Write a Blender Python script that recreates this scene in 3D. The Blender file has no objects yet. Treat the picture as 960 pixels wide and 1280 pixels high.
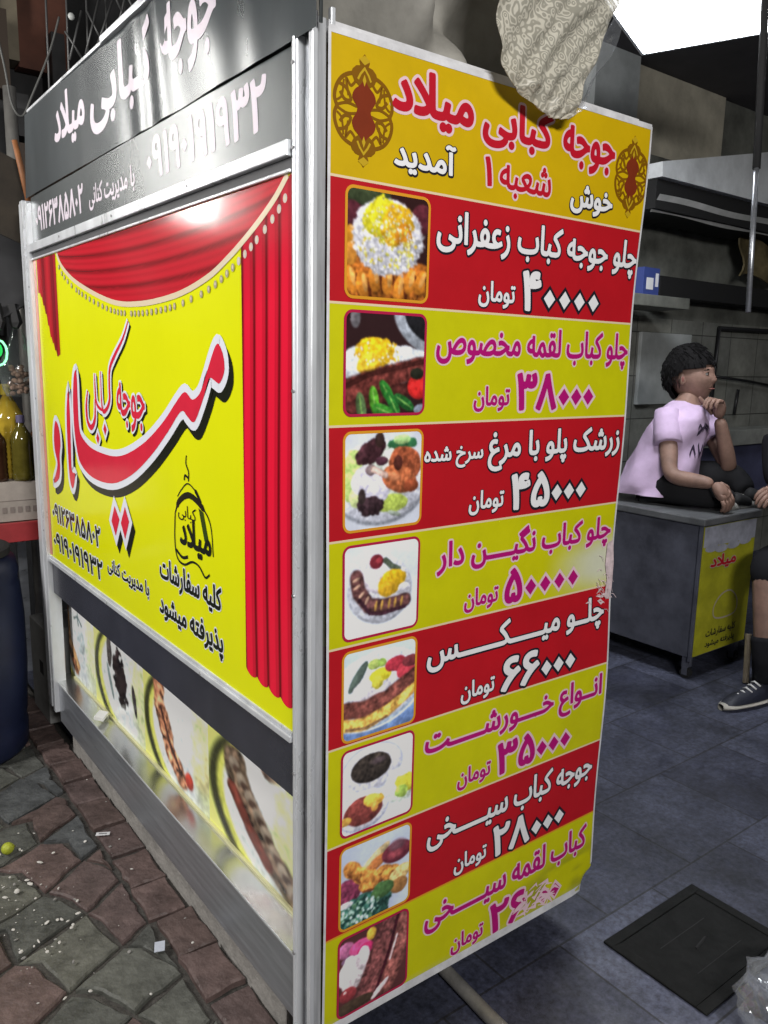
import bpy, math, random
import numpy as np
from mathutils import Vector, Matrix
from mathutils.geometry import tessellate_polygon, delaunay_2d_cdt
R = math.radians
random.seed(7)
C = bpy.context.scene.collection
S = bpy.context.scene

# ------------------------------------------------------------------ camera, sky, lamps, exposure
cam_d = bpy.data.cameras.new('camera')
cam = bpy.data.objects.new('camera', cam_d)
C.objects.link(cam)
cam_d.sensor_fit = 'VERTICAL'; cam_d.sensor_height = 36.0
cam_d.lens = 998.2 / 1280 * 36.0
cam_d.clip_start = 0.05; cam_d.clip_end = 200
_yaw, _pit, _rol = R(52.815), R(10.607), R(1.149)
_F = Vector((math.cos(_yaw) * math.cos(_pit), math.sin(_yaw) * math.cos(_pit), -math.sin(_pit)))
_r = Vector((math.sin(_yaw), -math.cos(_yaw), 0)); _u = _r.cross(_F)
_RR = _r * math.cos(_rol) + _u * math.sin(_rol); _UU = -_r * math.sin(_rol) + _u * math.cos(_rol)
_M = Matrix((_RR, _UU, -_F)).transposed().to_4x4()
_M.translation = Vector((-0.7864, -1.2625, 1.5567))
cam.matrix_world = _M
S.camera = cam
S.view_settings.view_transform = 'Standard'; S.view_settings.look = 'None'
S.view_settings.exposure = 0.0; S.view_settings.gamma = 1.0
try: S.view_settings.use_curve_mapping = False
except Exception: pass
S.render.resolution_x = 768; S.render.resolution_y = 1024
S.cycles.max_bounces = 6
try: S.cycles.use_denoising = True
except Exception: pass

W = bpy.data.worlds.new('World'); S.world = W; W.use_nodes = True
wn = W.node_tree
sky = wn.nodes.new('ShaderNodeTexSky'); sky.sky_type = 'NISHITA'; sky.sun_disc = False
sky.sun_elevation = R(25.0); sky.sun_rotation = R(200)
wn.links.new(sky.outputs['Color'], wn.nodes['Background'].inputs['Color'])
wn.nodes['Background'].inputs['Strength'].default_value = 0.004      # night

def area(name, loc, target, sx, sy, power, col):
    l = bpy.data.lights.new(name, 'AREA'); l.shape = 'RECTANGLE'; l.size = sx; l.size_y = sy
    l.energy = power; l.color = col
    o = bpy.data.objects.new(name, l); C.objects.link(o); o.location = loc
    o.rotation_euler = (Vector(target) - Vector(loc)).to_track_quat('-Z', 'Y').to_euler()
    return o
area('street_tube_light', (-2.9, 1.3, 2.7), (0, 1.0, 1.0), 0.35, 1.4, 112, (1.0, 0.98, 0.95))
area('stall_tube_light', (-1.06, 2.80, 2.68), (0, 0.47, 2.3), 0.10, 0.85, 13, (1.0, 0.97, 0.92))
area('alley_tube_light', (-0.75, -3.0, 2.75), (0.5, 0.0, 1.4), 1.0, 0.35, 118, (1.0, 0.98, 0.95))

# ------------------------------------------------------------------ helpers
def lin(c):
    return tuple((x / 12.92 if x <= 0.04045 else ((x + 0.055) / 1.055) ** 2.4) for x in c)
def s255(r, g, b): return lin((r / 255, g / 255, b / 255))

def mat(name, col, rough=0.6, metal=0.0, var=0.0, vscale=8.0, bump=0.0, bscale=40.0, spec=0.5, stretch=None, trans=0.0, alpha=1.0, rvar=0.0, coat=0.0, emit=None, estr=0.0, col2=None):
    m = bpy.data.materials.new(name); m.use_nodes = True
    nt = m.node_tree; b = nt.nodes['Principled BSDF']
    b.inputs['Base Color'].default_value = (*col, 1); b.inputs['Roughness'].default_value = rough
    b.inputs['Metallic'].default_value = metal; b.inputs['Specular IOR Level'].default_value = spec
    b.inputs['Transmission Weight'].default_value = trans; b.inputs['Alpha'].default_value = alpha
    b.inputs['Coat Weight'].default_value = coat
    if emit: b.inputs['Emission Color'].default_value = (*emit, 1); b.inputs['Emission Strength'].default_value = estr
    tc = nt.nodes.new('ShaderNodeTexCoord'); vec = tc.outputs['Object']
    if stretch:
        mp = nt.nodes.new('ShaderNodeMapping'); mp.inputs['Scale'].default_value = stretch
        nt.links.new(vec, mp.inputs['Vector']); vec = mp.outputs['Vector']
    if var > 0 or rvar > 0:
        n = nt.nodes.new('ShaderNodeTexNoise'); n.inputs['Scale'].default_value = vscale
        n.inputs['Detail'].default_value = 6; n.inputs['Roughness'].default_value = 0.65
        nt.links.new(vec, n.inputs['Vector'])
        if var > 0:
            mx = nt.nodes.new('ShaderNodeMix'); mx.data_type = 'RGBA'
            c2 = col2 if col2 else tuple(min(1, x * (1 + var)) for x in col)
            mx.inputs[6].default_value = (*[x * (1 - var) for x in col], 1); mx.inputs[7].default_value = (*c2, 1)
            rp = nt.nodes.new('ShaderNodeMapRange'); rp.inputs[1].default_value = 0.3; rp.inputs[2].default_value = 0.7
            nt.links.new(n.outputs['Fac'], rp.inputs[0]); nt.links.new(rp.outputs[0], mx.inputs[0])
            nt.links.new(mx.outputs[2], b.inputs['Base Color'])
        if rvar > 0:
            r2 = nt.nodes.new('ShaderNodeMapRange'); r2.inputs[1].default_value = 0.3; r2.inputs[2].default_value = 0.7
            r2.inputs[3].default_value = max(0.02, rough - rvar); r2.inputs[4].default_value = min(1, rough + rvar)
            nt.links.new(n.outputs['Fac'], r2.inputs[0]); nt.links.new(r2.outputs[0], b.inputs['Roughness'])
    if bump > 0:
        n2 = nt.nodes.new('ShaderNodeTexNoise'); n2.inputs['Scale'].default_value = bscale; n2.inputs['Detail'].default_value = 4
        nt.links.new(vec, n2.inputs['Vector'])
        bp = nt.nodes.new('ShaderNodeBump'); bp.inputs['Strength'].default_value = bump; bp.inputs['Distance'].default_value = 0.01
        nt.links.new(n2.outputs['Fac'], bp.inputs['Height']); nt.links.new(bp.outputs['Normal'], b.inputs['Normal'])
    return m

def attr_mat(name, rough=0.35, spec=0.5, bump=0.0, bscale=6.0, grime=0.0):
    m = bpy.data.materials.new(name); m.use_nodes = True
    nt = m.node_tree; b = nt.nodes['Principled BSDF']
    a = nt.nodes.new('ShaderNodeAttribute'); a.attribute_name = 'Col'
    out = a.outputs['Color']
    tc = nt.nodes.new('ShaderNodeTexCoord')
    if grime > 0:
        n = nt.nodes.new('ShaderNodeTexNoise'); n.inputs['Scale'].default_value = 9; n.inputs['Detail'].default_value = 8; n.inputs['Roughness'].default_value = 0.7
        nt.links.new(tc.outputs['Object'], n.inputs['Vector'])
        rp = nt.nodes.new('ShaderNodeMapRange'); rp.inputs[1].default_value = 0.35; rp.inputs[2].default_value = 0.75; rp.inputs[3].default_value = 1.0; rp.inputs[4].default_value = 1 - grime
        nt.links.new(n.outputs['Fac'], rp.inputs[0])
        mx = nt.nodes.new('ShaderNodeMix'); mx.data_type = 'RGBA'; mx.blend_type = 'MULTIPLY'; mx.inputs[0].default_value = 1
        nt.links.new(out, mx.inputs[6]); nt.links.new(rp.outputs[0], mx.inputs[7]); out = mx.outputs[2]
    nt.links.new(out, b.inputs['Base Color'])
    b.inputs['Roughness'].default_value = rough; b.inputs['Specular IOR Level'].default_value = spec
    if bump > 0:
        n2 = nt.nodes.new('ShaderNodeTexNoise'); n2.inputs['Scale'].default_value = bscale; n2.inputs['Detail'].default_value = 2
        nt.links.new(tc.outputs['Object'], n2.inputs['Vector'])
        bp = nt.nodes.new('ShaderNodeBump'); bp.inputs['Strength'].default_value = bump; bp.inputs['Distance'].default_value = 0.01
        nt.links.new(n2.outputs['Fac'], bp.inputs['Height']); nt.links.new(bp.outputs['Normal'], b.inputs['Normal'])
    return m

class MB:
    def __init__(s): s.v = []; s.f = []; s.m = []; s.c = {}
    def add(s, vs, fs, m=0, cols=None):
        o = len(s.v); s.v += [tuple(p) for p in vs]
        for f in fs: s.f.append(tuple(i + o for i in f)); s.m.append(m)
        if cols is not None:
            for i, c in enumerate(cols): s.c[o + i] = c
    def box(s, x0, x1, y0, y1, z0, z1, m=0):
        vs = [(x, y, z) for z in (z0, z1) for y in (y0, y1) for x in (x0, x1)]
        s.add(vs, [(0, 2, 3, 1), (4, 5, 7, 6), (0, 1, 5, 4), (2, 6, 7, 3), (0, 4, 6, 2), (1, 3, 7, 5)], m)
    def obox(s, c, ax, h, m=0):
        c = Vector(c); vs = []
        for k in (-1, 1):
            for j in (-1, 1):
                for i in (-1, 1): vs.append(c + Vector(ax[0]) * h[0] * i + Vector(ax[1]) * h[1] * j + Vector(ax[2]) * h[2] * k)
        s.add(vs, [(0, 2, 3, 1), (4, 5, 7, 6), (0, 1, 5, 4), (2, 6, 7, 3), (0, 4, 6, 2), (1, 3, 7, 5)], m)
    def tube(s, pts, rad, n=10, m=0, round_end=False):
        pts = [Vector(p) for p in pts]
        if not hasattr(rad, '__len__'): rad = [rad] * len(pts)
        rad = list(rad)
        if round_end:
            d = (pts[-1] - pts[-2]).normalized(); e = pts[-1]; r = rad[-1]
            for a in (30, 60, 80): pts.append(e + d * r * math.sin(R(a))); rad.append(r * math.cos(R(a)))
        vs = []; fs = []; N = None
        for i, p in enumerate(pts):
            t = (pts[min(i + 1, len(pts) - 1)] - pts[max(i - 1, 0)])
            t = t.normalized() if t.length > 1e-9 else Vector((0, 0, 1))
            if N is None:
                N = t.orthogonal().normalized()
            else:
                N = (N - t * N.dot(t)); N = N.normalized() if N.length > 1e-6 else t.orthogonal().normalized()
            B = t.cross(N)
            for k in range(n):
                a = 2 * math.pi * k / n
                vs.append(p + (N * math.cos(a) + B * math.sin(a)) * rad[i])
        for i in range(len(pts) - 1):
            for k in range(n):
                k2 = (k + 1) % n
                fs.append((i * n + k, i * n + k2, (i + 1) * n + k2, (i + 1) * n + k))
        fs.append(tuple(range(n))[::-1]); fs.append(tuple((len(pts) - 1) * n + k for k in range(n)))
        s.add(vs, fs, m)
    def lathe(s, prof, o, n=20, m=0, sq=None):
        vs = []; fs = []
        for r, z in prof:
            for k in range(n):
                a = 2 * math.pi * k / n
                vs.append((o[0] + r * math.cos(a), o[1] + r * math.sin(a), o[2] + z))
        for i in range(len(prof) - 1):
            for k in range(n):
                k2 = (k + 1) % n
                fs.append((i * n + k, i * n + k2, (i + 1) * n + k2, (i + 1) * n + k))
        s.add(vs, fs, m)
    def grid(s, fn, nu, nv, m=0, cols=None):
        vs = [fn(i / nu, j / nv) for j in range(nv + 1) for i in range(nu + 1)]
        fs = [(j * (nu + 1) + i, j * (nu + 1) + i + 1, (j + 1) * (nu + 1) + i + 1, (j + 1) * (nu + 1) + i) for j in range(nv) for i in range(nu)]
        s.add(vs, fs, m, cols)
    def poly(s, p3, m=0):
        p3 = [Vector(p) for p in p3]
        s.add(p3, [tuple(t) for t in tessellate_polygon([p3])], m)
    def ell(s, c, r, n=14, m=0, axes=None, fn=None):
        vs = []; fs = []; k = n // 2 + 1
        ax = axes or ((1, 0, 0), (0, 1, 0), (0, 0, 1)); ax = [Vector(a) for a in ax]; c = Vector(c)
        for j in range(k + 1):
            th = math.pi * j / k
            for i in range(n):
                ph = 2 * math.pi * i / n
                d = Vector((math.sin(th) * math.cos(ph), math.sin(th) * math.sin(ph), math.cos(th)))
                f = fn(d) if fn else 1
                vs.append(c + ax[0] * d.x * r[0] * f + ax[1] * d.y * r[1] * f + ax[2] * d.z * r[2] * f)
        for j in range(k):
            for i in range(n):
                i2 = (i + 1) % n
                fs.append((j * n + i, (j + 1) * n + i, (j + 1) * n + i2, j * n + i2))
        s.add(vs, fs, m)
    def build(s, name, mats, parent=None, smooth=False, bevel=0.0):
        me = bpy.data.meshes.new(name); me.from_pydata(s.v, [], s.f)
        if not isinstance(mats, (list, tuple)): mats = [mats]
        for x in mats: me.materials.append(x)
        me.polygons.foreach_set('material_index', s.m)
        if smooth: me.polygons.foreach_set('use_smooth', [True] * len(me.polygons))
        if s.c:
            a = me.color_attributes.new('Col', 'FLOAT_COLOR', 'POINT')
            buf = np.ones((len(s.v), 4), dtype=np.float32)
            for i, c in s.c.items(): buf[i, :3] = c
            a.data.foreach_set('color', buf.ravel())
        me.update()
        o = bpy.data.objects.new(name, me); C.objects.link(o)
        if parent is not None:
            o.parent = parent
            if parent.get('_world', True): o.matrix_parent_inverse = world_of(parent).inverted()
        if bevel > 0:
            b = o.modifiers.new('bevel', 'BEVEL'); b.width = bevel; b.segments = 2; b.limit_method = 'ANGLE'; b.angle_limit = R(40)
        return o

def world_of(o):
    m = Matrix.LocRotScale(o.location, o.rotation_euler, o.scale)
    if o.parent: m = world_of(o.parent) @ o.matrix_parent_inverse @ m
    return m
def tag(o, label=None, cat=None, group=None, kind=None):
    if label: o['label'] = label
    if cat: o['category'] = cat
    if group: o['group'] = group
    if kind: o['kind'] = kind
    return o
def thing(name, label, cat, loc=(0, 0, 0), group=None):
    o = bpy.data.objects.new(name, None); C.objects.link(o); o.location = loc; o.empty_display_size = 0.1
    return tag(o, label, cat, group)
def copy_tree(o, parent=None):
    c = o.copy(); C.objects.link(c)
    if parent is not None: c.parent = parent
    for ch in list(o.children): copy_tree(ch, c)
    return c
def skin_geo(joints, edges, sub=2):
    """joints: list of (point, radius)"""
    me = bpy.data.meshes.new('sk'); me.from_pydata([j[0] for j in joints], edges, [])
    o = bpy.data.objects.new('sk', me); C.objects.link(o)
    sk = o.modifiers.new('s', 'SKIN'); sk.use_smooth_shade = True
    for i, j in enumerate(joints):
        r = j[1] if hasattr(j[1], '__len__') else (j[1], j[1])
        me.skin_vertices[0].data[i].radius = r
        me.skin_vertices[0].data[i].use_root = (i == 0)
    sb = o.modifiers.new('b', 'SUBSURF'); sb.levels = sub; sb.render_levels = sub
    dg = bpy.context.evaluated_depsgraph_get()
    m2 = bpy.data.meshes.new_from_object(o.evaluated_get(dg))
    vs = [tuple(v.co) for v in m2.vertices]; fs = [tuple(p.vertices) for p in m2.polygons]
    bpy.data.objects.remove(o); bpy.data.meshes.remove(me); bpy.data.meshes.remove(m2)
    return vs, fs

# ------------------------------------------------------------------ Persian lettering
_F2 = {'ا': 0xFE8D, 'آ': 0xFE81, 'د': 0xFEA9, 'ذ': 0xFEAB, 'ر': 0xFEAD, 'ز': 0xFEAF, 'و': 0xFEED}
_F4 = {'ب': 0xFE8F, 'پ': 0xFB56, 'ت': 0xFE95, 'ج': 0xFE9D, 'چ': 0xFB7A, 'ح': 0xFEA1, 'خ': 0xFEA5, 'س': 0xFEB1, 'ش': 0xFEB5,
       'ص': 0xFEB9, 'ع': 0xFEC9, 'غ': 0xFECD, 'ف': 0xFED1, 'ق': 0xFED5, 'ک': 0xFB8E, 'گ': 0xFB92, 'ل': 0xFEDD, 'م': 0xFEE1,
       'ن': 0xFEE5, 'ه': 0xFEE9, 'ی': 0xFBFC}
def shape(t):
    if all(ch in '۰۱۲۳۴۵۶۷۸۹' for ch in t): return t
    out = []; i = 0; join = False
    while i < len(t):
        ch = t[i]
        if ch == 'ل' and i + 1 < len(t) and t[i + 1] == 'ا':
            out.append(chr(0xFEFC if join else 0xFEFB)); join = False; i += 2; continue
        nxt = t[i + 1] if i + 1 < len(t) else ' '
        nj = nxt in _F2 or nxt in _F4 or nxt == 'ـ'
        if ch == 'ـ': out.append(ch); join = True
        elif ch in _F2: out.append(chr(_F2[ch] + (1 if join else 0))); join = False
        elif ch in _F4:
            out.append(chr(_F4[ch] + ((3 if nj else 1) if join else (2 if nj else 0)))); join = nj
        else: out.append(ch); join = False
        i += 1
    # right-to-left, digits keep their own order
    res = []; run = []
    for ch in out[::-1]:
        if ch in '۰۱۲۳۴۵۶۷۸۹': run.insert(0, ch)
        else: res += run; run = []; res.append(ch)
    return ''.join(res + run)
_cache = {}
def text_geo(body):
    """glyph faces and border loops (outer loops counter-clockwise), in font units"""
    if body in _cache: return _cache[body]
    cu = bpy.data.curves.new('t', 'FONT'); cu.body = shape(body); cu.size = 1
    o = bpy.data.objects.new('t', cu); C.objects.link(o)
    dg = bpy.context.evaluated_depsgraph_get()
    oe = o.evaluated_get(dg); c2 = oe.to_curve(dg)
    loops = []
    for sp in c2.splines:
        P = []; bp_ = sp.bezier_points; n = len(bp_)
        for i in range(n):
            p0, p1 = bp_[i], bp_[(i + 1) % n]
            a_, h1, h2, e_ = p0.co.xy, p0.handle_right.xy, p1.handle_left.xy, p1.co.xy
            straight = abs((h1 - a_).cross(e_ - a_)) < 1e-5 and abs((h2 - a_).cross(e_ - a_)) < 1e-5
            for k in range(1 if straight else 4):
                t = k / 4; P.append(tuple(a_ * (1 - t) ** 3 + h1 * 3 * t * (1 - t) ** 2 + h2 * 3 * t * t * (1 - t) + e_ * t ** 3))
        Q = [P[0]]
        for p in P[1:]:
            if math.dist(p, Q[-1]) > .002: Q.append(p)
        if math.dist(Q[0], Q[-1]) < .002: Q.pop()
        if len(Q) > 2: loops.append(Q)
    oe.to_curve_clear(); bpy.data.objects.remove(o); bpy.data.curves.remove(cu)
    area_ = lambda L: sum(L[i][0] * L[(i + 1) % len(L)][1] - L[(i + 1) % len(L)][0] * L[i][1] for i in range(len(L))) / 2
    if area_(max(loops, key=lambda L: abs(area_(L)))) < 0: loops = [L[::-1] for L in loops]
    sg = [1 if area_(L) > 0 else -1 for L in loops]
    vin = []; fin = []
    for L in loops: fin.append(list(range(len(vin), len(vin) + len(L)))); vin += [Vector(p) for p in L]
    r = delaunay_2d_cdt(vin, [], fin, 0, 1e-5)
    vs = [tuple(v) for v in r[0]]
    tri = [tuple(f) for f in r[2]]
    cen = np.array([np.mean([vs[i] for i in f], axis=0) for f in tri]); wind = np.zeros(len(tri))
    for L in loops:                                       # non-zero winding rule
        A_ = np.array(L); B_ = np.roll(A_, -1, axis=0)
        for (ax_, ay_), (bx_, by_) in zip(A_, B_):
            side = (bx_ - ax_) * (cen[:, 1] - ay_) - (cen[:, 0] - ax_) * (by_ - ay_)
            wind += ((ay_ <= cen[:, 1]) & (by_ > cen[:, 1]) & (side > 0)).astype(int) - ((ay_ > cen[:, 1]) & (by_ <= cen[:, 1]) & (side < 0)).astype(int)
    fs = [f for f, w_ in zip(tri, wind) if abs(w_) > .5]
    _cache[body] = (vs, fs, loops)
    return _cache[body]
_trng = random.Random(3)
def lettering(mb, body, x0, x1, z0, z1, fn, layers, base=0.022):
    """layers: (material, extra rim, height above the sheet, dx, dz); base: how much bolder than the font; both in font units"""
    vs, fs, chains = text_geo(body)
    ax0 = min(v[0] for v in vs) - base; ax1 = max(v[0] for v in vs) + base; az0 = min(v[1] for v in vs) - base; az1 = max(v[1] for v in vs) + base
    sx = (x1 - x0) / (ax1 - ax0); sz = (z1 - z0) / (az1 - az0); sc = min(sx, sz)
    for (mi, off, dn, dx, dz) in layers:
        T = lambda p: (x0 + (p[0] - ax0) * sx + dx, z0 + (p[1] - az0) * sz + dz)
        mb.add([fn(*T(p), dn) for p in vs], fs, mi)
        w = (base + off) * sc
        for ch in chains:
            P = [T(p) for p in ch]
            Q = [P[0]]
            for p in P[1:]:
                if math.dist(p, Q[-1]) > w * .12: Q.append(p)
            if math.dist(Q[0], Q[-1]) < w * .12 and len(Q) > 3: Q.pop()
            n = len(Q)
            if n < 3: continue
            O = []
            vv = []; ff = []
            for i in range(n):                            # one quad per border edge and a fan at each outer corner
                a, b = Q[i], Q[(i + 1) % n]; l = math.dist(a, b)
                if l < 1e-9: continue
                nx, nz = (b[1] - a[1]) / l * w, -(b[0] - a[0]) / l * w
                j = _trng.uniform(0, 4e-5); o = len(vv)
                vv += [fn(a[0], a[1], dn - j), fn(b[0], b[1], dn - j), fn(b[0] + nx, b[1] + nz, dn - j), fn(a[0] + nx, a[1] + nz, dn - j)]
                ff.append((o, o + 1, o + 2, o + 3))
                c = Q[(i + 2) % n]; l2 = math.dist(b, c)
                if l2 < 1e-9: continue
                mx, mz = (c[1] - b[1]) / l2 * w, -(c[0] - b[0]) / l2 * w
                if nx * mz - nz * mx > 1e-14:
                    a1 = math.atan2(nz, nx); a2 = math.atan2(mz, mx); d = (a2 - a1) % (2 * math.pi)
                    k = max(1, int(d / .5)); o = len(vv); j = _trng.uniform(0, 4e-5)
                    vv.append(fn(b[0], b[1], dn - j))
                    for q in range(k + 1): vv.append(fn(b[0] + math.cos(a1 + d * q / k) * w, b[1] + math.sin(a1 + d * q / k) * w, dn - j))
                    for q in range(k): ff.append((o, o + 1 + q, o + 2 + q))
            mb.add(vv, ff, mi)
def ribbon(mb, pts, w, fn, dn, m=0, closed=False):
    """a flat painted stroke; w: width or list of widths"""
    n = len(pts); L = []; Rr = []
    ws = w if hasattr(w, '__len__') else [w] * n
    for i in range(n):
        p = Vector(pts[i]).to_2d()
        a = Vector(pts[(i - 1) % n]).to_2d() if (closed or i > 0) else None
        b = Vector(pts[(i + 1) % n]).to_2d() if (closed or i < n - 1) else None
        d1 = (p - a).normalized() if a is not None and (p - a).length > 1e-9 else None
        d2 = (b - p).normalized() if b is not None and (b - p).length > 1e-9 else None
        if d1 is None: d1 = d2
        if d2 is None: d2 = d1
        n1 = Vector((-d1.y, d1.x)); n2 = Vector((-d2.y, d2.x)); nn = (n1 + n2)
        nn = nn.normalized() if nn.length > 1e-6 else n1
        k = min(2.0, 1 / max(0.2, nn.dot(n1))) * ws[i] / 2
        L.append(p + nn * k); Rr.append(p - nn * k)
    vs = [fn(q.x, q.y, dn) for q in L] + [fn(q.x, q.y, dn) for q in Rr]
    fs = [(i, (i + 1) % n, n + (i + 1) % n, n + i) for i in range(n if closed else n - 1)]
    mb.add(vs, fs, m)
def flat(mb, pts, fn, dn, m=0): mb.poly([fn(p[0], p[1], dn) for p in pts], m)
def disc(mb, x, z, rx, rz, fn, dn, m=0, n=12): flat(mb, [(x + rx * math.cos(2 * math.pi * k / n), z + rz * math.sin(2 * math.pi * k / n)) for k in range(n)], fn, dn, m)
def diamond(mb, x, z, rx, rz, fn, dn, m=0): flat(mb, [(x - rx, z), (x, z - rz), (x + rx, z), (x, z + rz)], fn, dn, m)
def smooth_line(pts, n=6, closed=False):
    """Catmull-Rom"""
    P = [Vector(p) for p in pts]; out = []; N = len(P)
    for i in range(N if closed else N - 1):
        g = (lambda k: P[k % N]) if closed else (lambda k: P[max(0, min(N - 1, k))])
        p0, p1, p2, p3 = g(i - 1), g(i), g(i + 1), g(i + 2)
        for k in range(n):
            t = k / n
            out.append(0.5 * ((2 * p1) + (p2 - p0) * t + (2 * p0 - 5 * p1 + 4 * p2 - p3) * t * t + (3 * p1 - p0 - 3 * p2 + p3) * t ** 3))
    if not closed: out.append(P[-1])
    return [tuple(p) for p in out]

# ------------------------------------------------------------------ printed food pictures (painted with numpy)
def vnoise(h, w, sc, seed, oct=3):
    rng = np.random.RandomState(seed); out = np.zeros((h, w)); amp = 1; tot = 0
    for o in range(oct):
        n = int(max(2, sc * 2 ** o)); g = rng.rand(n + 2, n + 2)
        y = np.linspace(0, n, h); x = np.linspace(0, n, w)
        yi = y.astype(int); xi = x.astype(int); fy = (y - yi)[:, None]; fx = (x - xi)[None]
        fy = fy * fy * (3 - 2 * fy); fx = fx * fx * (3 - 2 * fx)
        a = g[yi][:, xi]; b = g[yi][:, xi + 1]; c = g[yi + 1][:, xi]; d = g[yi + 1][:, xi + 1]
        out += amp * ((a * (1 - fx) + b * fx) * (1 - fy) + (c * (1 - fx) + d * fx) * fy); tot += amp; amp *= 0.5
    return out / tot
class Paint:
    def __init__(s, w, h, bg, seed=1):
        s.w, s.h = w, h; s.seed = seed
        s.U, s.V = np.meshgrid(np.linspace(0, 1, w), np.linspace(0, 1, h))
        s.img = np.ones((h, w, 3)) * np.array(bg) / 255; s.tex = np.full((h, w), .12)
    def put(s, mask, col, var=0.12, sc=14, shade=None):
        s.seed += 1
        n = (vnoise(s.h, s.w, sc, s.seed) - 0.5) * 2 * var
        f = vnoise(s.h, s.w, 38, s.seed + 77, 1) - .5
        c = np.array(col) / 255 * (1 + n[..., None] * 1.6 + f[..., None] * var * 1.4)
        if shade is not None: c = c * shade[..., None]
        m = np.clip(mask, 0, 1)[..., None]
        s.tex = s.tex * (1 - m[..., 0]) + m[..., 0] * min(1, var * 6)
        s.img = np.clip(s.img * (1 - m) + c * m, 0, 1)
    def ell(s, cx, cy, rx, ry, col, rot=0, soft=0.06, rough=0.0, var=0.12, sc=14, rsc=9):
        a = R(rot); x = (s.U - cx) * math.cos(a) + (s.V - cy) * math.sin(a); y = -(s.U - cx) * math.sin(a) + (s.V - cy) * math.cos(a)
        d = np.sqrt((x / rx) ** 2 + (y / ry) ** 2)
        if rough: s.seed += 1; d = d + (vnoise(s.h, s.w, rsc, s.seed) - 0.5) * rough
        s.put((1 - d) / soft + 0.5, col, var, sc, 1 + np.clip(-.20 * y / ry - .10 * x / rx - .10 * d * d + .05, -.4, .3) * min(1, var * 7))
    def ring(s, cx, cy, rx, ry, wd, col, rot=0, soft=0.03):
        a = R(rot); x = (s.U - cx) * math.cos(a) + (s.V - cy) * math.sin(a); y = -(s.U - cx) * math.sin(a) + (s.V - cy) * math.cos(a)
        d = np.abs(np.sqrt((x / rx) ** 2 + (y / ry) ** 2) - 1)
        s.put((wd - d) / soft + 0.5, col, 0.05)
    def band(s, pts, rad, col, soft=0.25, rough=0.0, var=0.15, sc=14, rsc=9):
        d = np.full(s.U.shape, 9.0)
        rads = rad if hasattr(rad, '__len__') else [rad] * len(pts)
        for i in range(len(pts) - 1):
            ax, ay = pts[i]; bx, by = pts[i + 1]; L = (bx - ax) ** 2 + (by - ay) ** 2 + 1e-9
            t = np.clip(((s.U - ax) * (bx - ax) + (s.V - ay) * (by - ay)) / L, 0, 1)
            rr = rads[i] * (1 - t) + rads[i + 1] * t
            d = np.minimum(d, np.hypot(s.U - ax - t * (bx - ax), s.V - ay - t * (by - ay)) / rr)
        if rough: s.seed += 1; d = d + (vnoise(s.h, s.w, rsc, s.seed) - 0.5) * rough
        s.put((1 - d) / soft + 0.5, col, var, sc, 1.14 - .34 * np.clip(d, 0, 1) ** 2)
    def speck(s, mask_ell, cols, n, r, seed=3):
        rng = random.Random(seed); cx, cy, rx, ry = mask_ell
        for _ in range(n):
            a = rng.random() * 6.283; q = math.sqrt(rng.random())
            c = rng.choice(cols); rr = r * (0.6 + rng.random() * 0.8)
            s.ell(cx + rx * q * math.cos(a), cy + ry * q * math.sin(a), rr * (0.7 + rng.random()), rr, c, rng.random() * 180, 0.4, 0, 0.1)
    def cols(s, gain):
        c = s.img.copy()
        c *= (.90 + .2 * vnoise(s.h, s.w, 3, s.seed + 5, 2))[..., None]                     # the picture's own soft light
        f = vnoise(s.h, s.w, s.w // 2, s.seed + 9, 1) - .5; f2 = vnoise(s.h, s.w, 24, s.seed + 10, 2) - .5
        c = c * (1 + (.30 * f[..., None] + .40 * f2[..., None]) * s.tex[..., None])
        p_ = np.pad(c, ((1, 1), (1, 1), (0, 0)), 'edge')
        c = (p_[:-2, 1:-1] + p_[2:, 1:-1] + p_[1:-1, :-2] + p_[1:-1, 2:] + 3 * p_[1:-1, 1:-1]) / 7
        p_ = np.pad(c, ((1, 1), (1, 1), (0, 0)), 'edge'); c = (p_[:-2, 1:-1] + p_[2:, 1:-1] + p_[1:-1, :-2] + p_[1:-1, 2:] + 2 * p_[1:-1, 1:-1]) / 6
        g_ = c.mean(2, keepdims=True); c = g_ + (c - g_) * .9
        c = np.clip(c, 0, 1); l = np.where(c <= 0.04045, c / 12.92, ((c + 0.055) / 1.055) ** 2.4) / gain
        return np.clip(l, 0.002, 0.86).reshape(-1, 3)
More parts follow.
